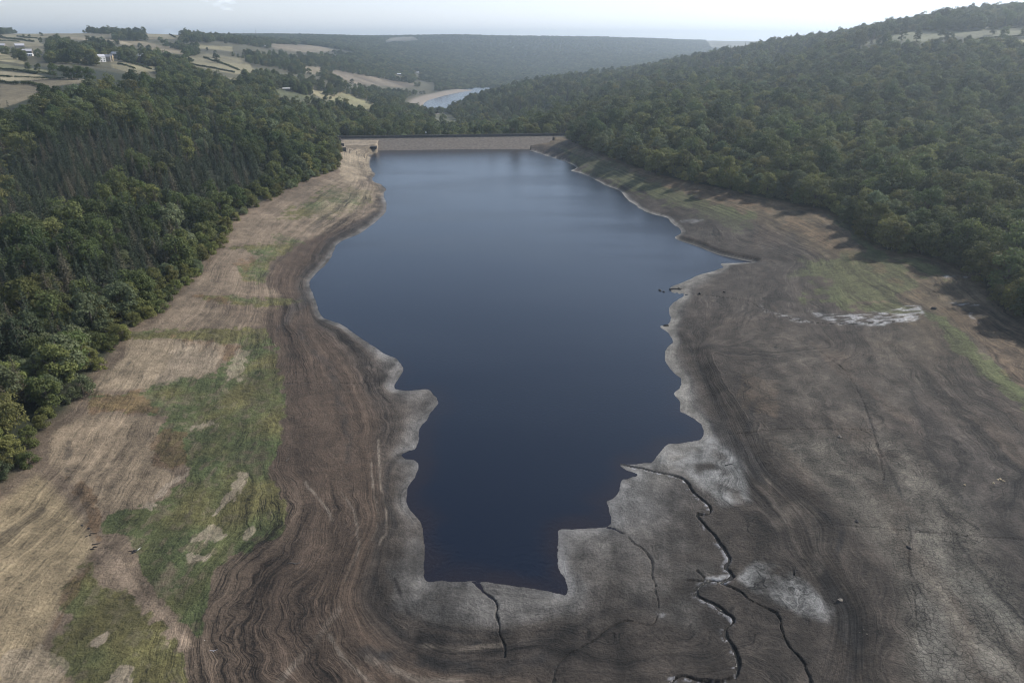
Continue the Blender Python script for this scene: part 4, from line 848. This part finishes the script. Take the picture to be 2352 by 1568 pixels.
# ------------------------------------------------------------------ farmhouses and sheds on the far hillsides
STN = simple("gritstone_wall", (.20, .175, .145), .9, .2, 1.5); WHT = simple("whitewashed_wall", (.62, .60, .57), .8, .08, 1); SLT = simple("slate_roof", (.17, .17, .185), .6, .15, 2); PAL = simple("pale_roof", (.42, .41, .43), .6, .1, 1)
DRK = simple("dark_window", (.02, .022, .026), .2, .1, 2); WRF = simple("white_sheet_roof", (.80, .80, .80), .5, .05, 1); YEL = simple("warm_sandstone", (.42, .33, .20), .9, .1, 1); RED = simple("orange_sheet", (.60, .16, .09), .6, .1, 1); WOOD = simple("weathered_wood", (.10, .09, .08), .9, .3, 4); SDW = simple("black_wet_wood", (.022, .02, .02), .8, .3, 4)
def house(px_, py_, L_, W_, H_, rise, rz, wall, roof, label, cat="house", chim=1, nwin=3, dz=0):
    g = ground_at(px_, py_)
    if g is None: print("no ground", px_, py_); return
    root = empty("farmhouse" if cat == "house" else cat, (g[0], g[1], g[2]+dz), rz, label=label, cat=cat)
    l, w_2 = L_/2, W_/2; b = MB(); b.hexa([(-l,-w_2,-3),(l,-w_2,-3),(l,w_2,-3),(-l,w_2,-3)], [(-l,-w_2,H_),(l,-w_2,H_),(l,w_2,H_),(-l,w_2,H_)])
    for sx_ in (-1, 1): b.hexa([(sx_*l-.15,-w_2,H_),(sx_*l+.15,-w_2,H_),(sx_*l+.15,w_2,H_),(sx_*l-.15,w_2,H_)], [(sx_*l-.15,-.05,H_+rise-.1),(sx_*l+.15,-.05,H_+rise-.1),(sx_*l+.15,.05,H_+rise-.1),(sx_*l-.15,.05,H_+rise-.1)])
    b.build("wall", wall, root); e = .35; q = MB()
    for s_ in (-1, 1):
        q.hexa([(-l-e, s_*(w_2+e), H_-.25), (l+e, s_*(w_2+e), H_-.25), (l+e, 0, H_+rise), (-l-e, 0, H_+rise)][::s_], [(-l-e, s_*(w_2+e), H_-.02), (l+e, s_*(w_2+e), H_-.02), (l+e, 0, H_+rise+.25), (-l-e, 0, H_+rise+.25)][::s_])
    rf = q.build("roof", roof, root)
    for k in range(chim):
        cx = -l+.8 if k == 0 else l-.8; MB().box(cx-.45, cx+.45, -.5, .5, H_+rise*.6, H_+rise+1.5).build("chimney", wall, rf)
    for fl in range(2 if H_ > 4 else 1):
        for k in range(nwin):
            xx_ = -l+(k+.5)*L_/nwin; z0 = .9+fl*2.7
            f = MB().box(xx_-.7, xx_+.7, -w_2-.08, -w_2+.02, z0-.1, z0+1.4).build("window", WHT if wall is not WHT else STN, root); MB().box(xx_-.55, xx_+.55, -w_2-.11, -w_2-.083, z0+.05, z0+1.25).build("pane", DRK, f)
    if nwin: MB().box(-.5, .5, -w_2-.06, -w_2+.02, 0, 2.1).build("door", WOOD, root)
house(231,142,13,8,7,3,.9,WHT,PAL,"pale gabled farmhouse, leftmost of the row on the left hillside", chim=1)
house(243,141,15,8,6.5,3,.3,STN,SLT,"dark roofed stone house in the middle of the hillside row", chim=2)
house(254,140,9,7,6.5,2.6,.2,YEL,SLT,"warm sandstone cottage at the right end of the hillside row", chim=1)
house(267,134,13,8,7,2.8,-.35,STN,PAL,"grey house with pale roof standing above the hillside row", chim=0)
house(321,144,21,11,10,3,-.35,STN,PAL,"tall grey stone farmhouse standing alone right of the hillside row", chim=1, nwin=5)
house(333,142,6,4,2.4,1,-.35,WHT,WRF,"small white shed beside the tall lone farmhouse", "shed", 0, 1)
house(64,127,14,8,6,3,.4,STN,PAL,"stone house with white glazed lean-to among trees, far left", chim=1)
house(70,129,8,4,2.6,.8,.1,WHT,WRF,"white glazed garden room below the far left stone house", "shed", 0, 3)
house(46,110,15,9,4,3.2,.7,STN,PAL,"pale pink roof above the trees on the far left hillside", chim=0, nwin=2)
house(3,113,16,9,6,3,.2,STN,PAL,"grey farm building cut by the left frame edge", "barn", 1, 3)
house(660,207,14,6,2.6,.7,.1,STN,WRF,"long low shed with a bright white roof in a green clearing", "shed", 0, 3)
house(610,108,9,5,3,1.2,.1,WHT,WRF,"small white building below the long left skyline wood", "shed", 0, 2)
house(743,149,7,5,4,1.6,.2,WHT,WRF,"small white house in the pale field above the wood", "house", 0, 2)
house(820,141,9,6,4,2,.4,STN,SLT,"distant stone cottage on the slope left of the lower reservoir", "house", 1, 2)
house(917,173,13,6,4,1.4,.1,STN,WRF,"white roofed building on the wooded slope above lower reservoir", "house", 0, 3)
house(959,170,11,7,5,2,.5,YEL,PAL,"tan gabled house on the slope above the lower reservoir", "house", 1, 2)
house(1379,176,16,7,3,1.4,.1,STN,WRF,"white roofed building among trees on the central spur", "barn", 0, 3)
house(1335,182,5,4,4,1.2,.1,RED,RED,"tiny orange hut in trees on the central spur", "hut", 0, 1)

# ------------------------------------------------------------------ hedges and field walls
def hedge(P_, wd, ht, label, name="hedge", m=None, cat="hedge"):
    G = [ground_at(a_, b_) for a_, b_ in P_]; G = [g for g in G if g is not None]
    if len(G) < 2: return
    G = catmull([g[:2] for g in G], 6, False); rs_ = np.random.RandomState(len(label)*7+len(G)); Ln = np.linalg.norm(np.diff(G, axis=0), axis=1).sum()
    n_ = int(min(9000, Ln*ht*3.2/max(.4, ht*.16))); t_ = rs_.rand(n_)*(len(G)-1.001); i_ = t_.astype(int); f_ = (t_-i_)[:, None]
    c = G[i_]*(1-f_)+G[i_+1]*f_; tg_ = G[i_+1]-G[i_]; tg_ /= np.maximum(np.linalg.norm(tg_, axis=1, keepdims=True), 1e-6)
    a_ = rs_.uniform(-1.4, 1.4, n_); hh = ht*(.8+.35*fbm(c[:, 0]/9, c[:, 1]/9, 5, 2))
    off_ = np.sin(a_)*wd*.5*rs_.uniform(.6, 1, n_); zz_ = hh*np.abs(np.cos(a_))**.6*rs_.uniform(.55, 1.05, n_)
    c2 = c+np.stack([-tg_[:, 1], tg_[:, 0]], 1)*off_[:, None]; zb_ = zfast(c2[:, 0], c2[:, 1]); o0 = np.array([G[0][0], G[0][1], float(zfast(G[:1, 0], G[:1, 1])[0])])
    C3 = np.stack([c2[:, 0], c2[:, 1], zb_+zz_], 1)-o0; nr_ = np.stack([-tg_[:, 1]*np.sin(a_), tg_[:, 0]*np.sin(a_), np.cos(a_)], 1)
    o = addobj(name, mesh_quads(name, leaf_quads(C3, nr_, rs_.uniform(.6, 1.3, n_)*max(.7, ht*.45), .8, rs_)), m or LM['dark'], loc=tuple(o0)); tag(o, label, cat, "field hedges on the left hillside" if cat == "hedge" and P_[0][0] < 900 else None)
HED = [([(-40,189),(0,191),(43,195)], 3, 3.2, "thick dark hedge along the top of the nearest brown field"), ([(50,195),(70,195),(90,199),(112,206)], 3, 3.2, "thick dark hedge curving down into the wood by the nearest field"),
 ([(-30,176),(0,177),(28,178)], 2.5, 2.6, "dark hedge at the left frame edge above the bright straw field"), ([(34,178),(90,181),(140,183)], 2, 2, "thin hedge along the upper edge of the bright straw field"),
 ([(-30,157),(40,164),(85,171)], 2.6, 2.8, "long hedge running down right below the small green field"), ([(55,163),(105,170),(130,173)], 2.4, 2.2, "hedge ending at the row of dark trees"),
 ([(-20,84),(0,86),(40,92),(78,97)], 4, 4, "long dark hedge slanting across the high left fields"), ([(39,84),(60,87),(86,89)], 3.5, 3, "short dark hedge near the left skyline"), ([(-20,94),(0,94),(44,97)], 3.5, 3, "ragged hedge above the far left farm buildings"),
 ([(271,149),(290,152),(310,159)], 3, 3, "left of two hedges in the pale field below the farmhouses"), ([(293,144),(320,151),(347,160)], 3, 3, "right of two hedges in the pale field below the farmhouses"),
 ([(469,134),(500,144),(549,162)], 4, 4, "hedge crossing the middle slope fields"), ([(428,147),(480,157),(539,168)], 4, 4, "hedge below the middle slope fields"), ([(402,170),(440,174),(484,178)], 3, 3, "low hedge at the foot of the middle fields"), ([(150,137),(175,142),(202,150)], 3, 3, "hedge crossing the small pale field in the trees"),
 ([(372,75),(390,80),(404,87)], 4, 3, "hedge running down the bare skyline field"), ([(2245,91),(2300,87),(2358,83)], 4, 3.5, "dark hedge along the high fields on the right hill")]
for a_, b_, c_, d_ in HED: hedge(a_, b_, c_, d_)
hedge([(58,192),(75,187),(100,184),(150,182),(178,182)], .9, 1.3, "grey stone wall between the brown and straw fields", "stone_wall", STN, "wall")

# ------------------------------------------------------------------ single trees that stand apart
def lone(px_, py_, k_, idx, s, label, vz_=1.0):
    g = ground_at(px_, py_)
    if g is not None: tree_object(k_, idx, g[0], g[1], g[2]-.3, s, vz_, px_*.37, label, ['tree', 'conifer', 'shrub'][k_], None)
for a_ in [(5,89,0,0,1.5,"large round dark tree at the left edge of the skyline"), (63,73,0,0,1.15,"flat topped lone tree standing out on the left skyline", .75), (750,219,0,0,1.35,"left of two parkland trees in the sunny field above the dam"), (768,221,0,1,1.35,"right of two parkland trees in the sunny field above the dam"),
 (55,87,0,1,.7,"small tree in the hedge below the left skyline"), (68,89,0,0,.75,"squat bush right of the small hedge tree on high left field"), (96,84,0,0,.8,"small round tree alone above the left hillside wood"), (65,161,0,1,.75,"left of two small trees standing in the green field"), (88,164,0,0,.7,"right of two small trees standing in the green field"),
 (150,182,0,0,1.1,"dark parkland tree at the left end of the row by the straw field"), (165,183,0,0,1.05,"second dark tree from the left in the row by the straw field"), (180,184,0,4,1.1,"third dark tree from the left in the row by the straw field"), (196,185,0,0,1.15,"fourth dark tree from the left in the row by the straw field"), (212,186,0,0,1.1,"rightmost dark tree of the row by the straw field"),
 (125,176,0,0,1.1,"broad dark tree shading the dark roofed barn left of the row"), (430,128,0,0,1.4,"large round tree between the upper left fields"), (500,146,0,0,1.5,"big dark round tree in the middle slope field"), (715,133,0,0,1.3,"round tree on the pale hillside field, left of the valley"),
 (640,79,0,0,1.6,"left tree of a small clump on the centre left skyline"), (652,79,0,4,1.5,"middle tree of a small clump on the centre left skyline"), (680,79,0,0,1.9,"largest of the small trees on the centre left skyline"), (560,83,1,0,1.3,"pointed conifer standing above the skyline wood", 1.0),
 (2070,94,0,0,1.4,"round dark tree in the high field on the right hill"), (2105,94,0,4,1.5,"spreading dark tree beside the round one in the right field"), (2280,80,0,0,1.3,"dark tree alone on the high right field"), (1920,112,0,1,1.1,"small tree at the left tip of the high right field"), (1960,108,0,0,1.0,"small dark tree at the lower rim of the high right field")]: lone(*a_)
def mast(px_, py_, h, label):
    g = ground_at(px_, py_)
    if g is None: return
    r_ = empty("radio_mast", tuple(g), label=label, cat="mast"); m_ = SLT; b = MB()
    for sx_, sy_ in ((-1,-1),(1,-1),(1,1),(-1,1)): b.tube([(sx_*2.0, sy_*2.0, -2), (sx_*.5, sy_*.5, h)], [.3, .2], 4)
    for k in range(12): z_ = h*k/12; w__ = 2.0-1.5*k/12; b.tube([(-w__, -w__, z_), (w__, -w__, z_+h/12)], [.12, .12], 4); b.tube([(w__, w__, z_), (-w__, w__, z_+h/12)], [.12, .12], 4)
    b.build("lattice", m_, r_); MB().tube([(0, 0, h-.5), (0, 0, h+7)], [.25, .12], 5).build("antenna", m_, r_); MB().tube([(0, -1.4, h-4), (0, -2.2, h-4)], [.3, 1.3], 10).build("dish", WHT, r_)
mast(590, 92, 26, "thin radio mast rising over the left skyline"); mast(1100, 83, 60, "far radio mast on the hill beyond the lower reservoir")

# ------------------------------------------------------------------ by the dam: stone walls, signs, gauge posts
def wallbit(px_, py_, L_, H_, W_, rz, label, name="retaining_wall", steps=0):
    g = ground_at(px_, py_); root = empty(name, (g[0], g[1], g[2]), rz, label=label, cat="wall"); MB().box(-L_/2, L_/2, -W_/2, W_/2, -2, H_).build("wall_body", bpy.data.materials["dark_parapet_stone"], root); MB().box(-L_/2-.1, L_/2+.1, -W_/2-.1, W_/2+.1, H_+.003, H_+.2).build("coping", STN, root)
wallbit(779, 333, 11, 1.8, 2.0, .05, "dark stone retaining wall with pale coping at the dam's left end")
wallbit(781, 345, 13, 2.8, 3.0, .08, "blocky dark stone abutment nearest the spillway apron")
wallbit(771, 322, 12, 2.0, 1.5, .03, "low dark wall joining the dam crest to the left wood")
g = np.array([*unproj(978, 311, 12.0), 0.0]); sg = empty("road_sign", (g[0], g[1]+2, 10.9), 0, label="small round white sign on a post beside the dam crest road", cat="sign")
MB().tube([(0, 0, 0), (0, 0, 4.2)], [.06, .05], 6).build("post", SLT, sg); MB().tube([(0, -.12, 4.4), (0, -.05, 4.4)], [.95, .95], 16).build("sign_disc", WHT, sg)
for k, (a_, b_) in enumerate([(803,352),(820,357),(837,363)]):
    g = ground_at(a_, b_); r_ = empty("gauge_post", tuple(g), 0, label=["leftmost", "middle", "rightmost"][k]+" of three thin dark posts on the tan apron by the dam", cat="post", group="gauge posts on the apron by the dam")
    MB().tube([(0, 0, -.5), (0, 0, 4.5)], [.28, .24], 6).build("shaft", WOOD, r_); MB().box(-1.0, 1.0, -1.0, 1.0, -.3, .25).build("footing", STN, r_)
g = ground_at(858, 340); r_ = empty("outlet_chamber", tuple(g), .0, label="small dark sunken stone outlet at the foot of the dam", cat="outlet"); MB().box(-3.4, 3.4, -2, 2.5, -1, 1.6).build("chamber", SDW, r_); MB().box(-3.8, 3.8, 2.5, 3.0, -1, 2.0).build("rear_wall", STN, r_)

# ------------------------------------------------------------------ driftwood, stumps and boulders on the lake bed
def branch(px_, py_, L_, r0, rz, label, m=WOOD, lift=.15, forks=2, name="driftwood_branch", cat="branch"):
    g = ground_at(px_, py_); rr_ = random.Random(int(px_*3+py_)); b = MB(); P_ = [(L_*(t-.5), rr_.uniform(-.08, .08)*L_, r0*.7+lift*.3*L_*math.sin(t*2.6)*.5) for t in (0, .25, .5, .75, 1)]
    b.tube(P_, [r0, r0*.9, r0*.75, r0*.5, r0*.2], 7)
    root = empty(name, tuple(g), rz, label=label, cat=cat); b.build("stem", m, root, smooth_=True)
    for k in range(forks):
        p0 = Vector(P_[2+k % 2]); a_ = rr_.uniform(.5, 1.1)*(1 if k % 2 else -1); l_ = L_*rr_.uniform(.2, .4)
        MB().tube([p0, p0+Vector((math.cos(a_)*l_*.5, math.sin(a_)*l_*.5, l_*.05)), p0+Vector((math.cos(a_)*l_, math.sin(a_)*l_, l_*.08))], [r0*.55, r0*.35, r0*.1], 6).build("fork", m, root, smooth_=True)
def boulder(px_, py_, r, label, m=STN, sx_=1.3, sz_=.6, name="boulder", cat="boulder"):
    g = ground_at(px_, py_); bm_ = bpy.data.meshes.new(name); import bmesh
    q = bmesh.new(); bmesh.ops.create_icosphere(q, subdivisions=3, radius=r); rr_ = random.Random(int(px_*7+py_)); ph = [rr_.uniform(0, 6) for _ in range(6)]
    for v in q.verts:
        d = v.co.normalized(); f_ = 1+.16*math.sin(d.x*4+ph[0])+.14*math.sin(d.y*5+ph[1])+.12*math.sin(d.z*6+ph[2])+.07*math.sin(d.x*11+d.y*9+ph[3]); v.co = Vector((d.x*r*f_*sx_, d.y*r*f_, d.z*r*f_*sz_))
    q.to_mesh(bm_); q.free(); o = addobj(name, bm_, m, loc=(g[0], g[1], g[2]+r*sz_*.3)); o.rotation_euler = (0, 0, px_); tag(o, label, cat)
branch(222,1249,1.9,.16,.35,"long black log lying above two shorter ones on the left path",SDW,0,0,"log","log")
branch(220,1256,1.1,.17,.3,"short black log, middle one of three on the left path",SDW,0,0,"log","log")
branch(213,1261,1.0,.17,.1,"short black log, lowest one of three on the left path",SDW,0,0,"log","log")
branch(216,1225,1.8,.09,.05,"thin forked branch on rusty ground above the black logs",SDW,.15,2)
boulder(204,1213,.25,"small black stump above the forked branch on the left path",SDW,1.5,.6,"stump","stump")
boulder(207,1228,.22,"upper small dark stone left of the black logs",SDW); boulder(199,1231,.2,"lower small dark stone left of the black logs",SDW); boulder(188,1206,.25,"dark stone on pale ground above the left path",SDW,1.6,.5)
boulder(309,1267,.42,"large black tree stump in the green patch on the left",SDW,1.6,.9,"tree_stump","stump"); branch(303,1266,1.9,.1,.1,"black root trailing from the stump in the green patch",SDW,.1,1); branch(320,1260,1.1,.09,1.1,"pale stick by the black stump in the green patch",WHT,.1,0)
branch(489,1493,1.8,.07,.12,"bleached branch lying near the bottom left dark mud",PAL,.1,1); boulder(470,1470,.1,"small white stone above the bleached branch",WHT)
branch(676,1294,3.2,.13,-.05,"crooked dark branch on brown mud left of the water",WOOD,.2,2); branch(661,1056,2.0,.12,1.4,"short upright looking branch beside the green grass edge",WOOD,.5,1)
branch(1676,1068,3.0,.12,.3,"forked dark stick standing on pale mud right of the water",SDW,.5,1); branch(1826,1311,3.0,.16,1.0,"dark branched root on the pale mud patch at lower right",SDW,.5,3)
boulder(1516,667,.6,"dark rock in the water off the right shore",SDW,1.6,.7); boulder(1524,670,.5,"smaller dark rock nearest the right shore spit",SDW,1.5,.6); boulder(1560,664,.7,"dark mossy rock on the pale spit of the right shore",SDW,1.8,.8)
branch(1554,664,8,.3,.1,"long dark log lying on the pale spit of the right shore",SDW,.05,1)
boulder(1607,675,.6,"dark stump where a gully meets the right shore",SDW,1.6,.9,"stump","stump"); boulder(1664,671,.5,"lone dark rock on brown mud right of the gully",SDW); boulder(1530,748,.6,"dark rock at the pointed right shore tip",SDW,1.8,.7); boulder(2145,709,.65,"dark bush sized boulder right of the white salt fan",SDW,1.6,.9)
boulder(1968,1197,.45,"dark rock beside the gully on the right mud flat",SDW); boulder(2088,1258,.5,"small dark rock in the cracked mud on the right",SDW,1.8,.5); boulder(1932,1377,.38,"pale flat rock on the dark terrace at lower right",STN,2.0,.4); boulder(1929,1003,.5,"small pale stone on the right mud flat",STN)
rr = random.Random(3)
for k, (a_, b_) in enumerate([(1978,1438),(1985,1446),(1976,1452),(1992,1456),(1983,1463),(1996,1470),(1990,1478),(2003,1482),(1975,1470)]): boulder(a_, b_, rr.uniform(.1, .22), ["upper left","upper right","second row left","second row right","middle","middle right","lower middle","lowest right","far left"][k]+" tan stone in the cluster at the dark terrace foot", STN)
for k, (a_, b_, s_) in enumerate([(2282,1116,"left"),(2292,1108,"top left"),(2298,1107,"upper middle"),(2305,1111,"right"),(2216,1120,"lone far left"),(1753,1645,"bottom")][:5]): boulder(a_, b_-7, .25, s_+" small orange tan stone on the dark upper right flat", YEL)
EXTRA_END = True

# ------------------------------------------------------------------ haze
HZ = MB().box(-9500, 9500, -600, 11800, -60, 235)
hm = bpy.data.materials.new("valley_haze"); hm.use_nodes = True; t_ = hm.node_tree; t_.nodes.clear(); o_ = t_.nodes.new("ShaderNodeOutputMaterial"); pv = t_.nodes.new("ShaderNodeVolumePrincipled")
pv.inputs['Color'].default_value = (.80, .91, 1.0, 1); pv.inputs['Density'].default_value = .00012; pv.inputs['Anisotropy'].default_value = .6; t_.links.new(pv.outputs[0], o_.inputs['Volume'])
tag(HZ.build("haze", hm), "thin blue haze in the air of the valley", "haze", kind="stuff")
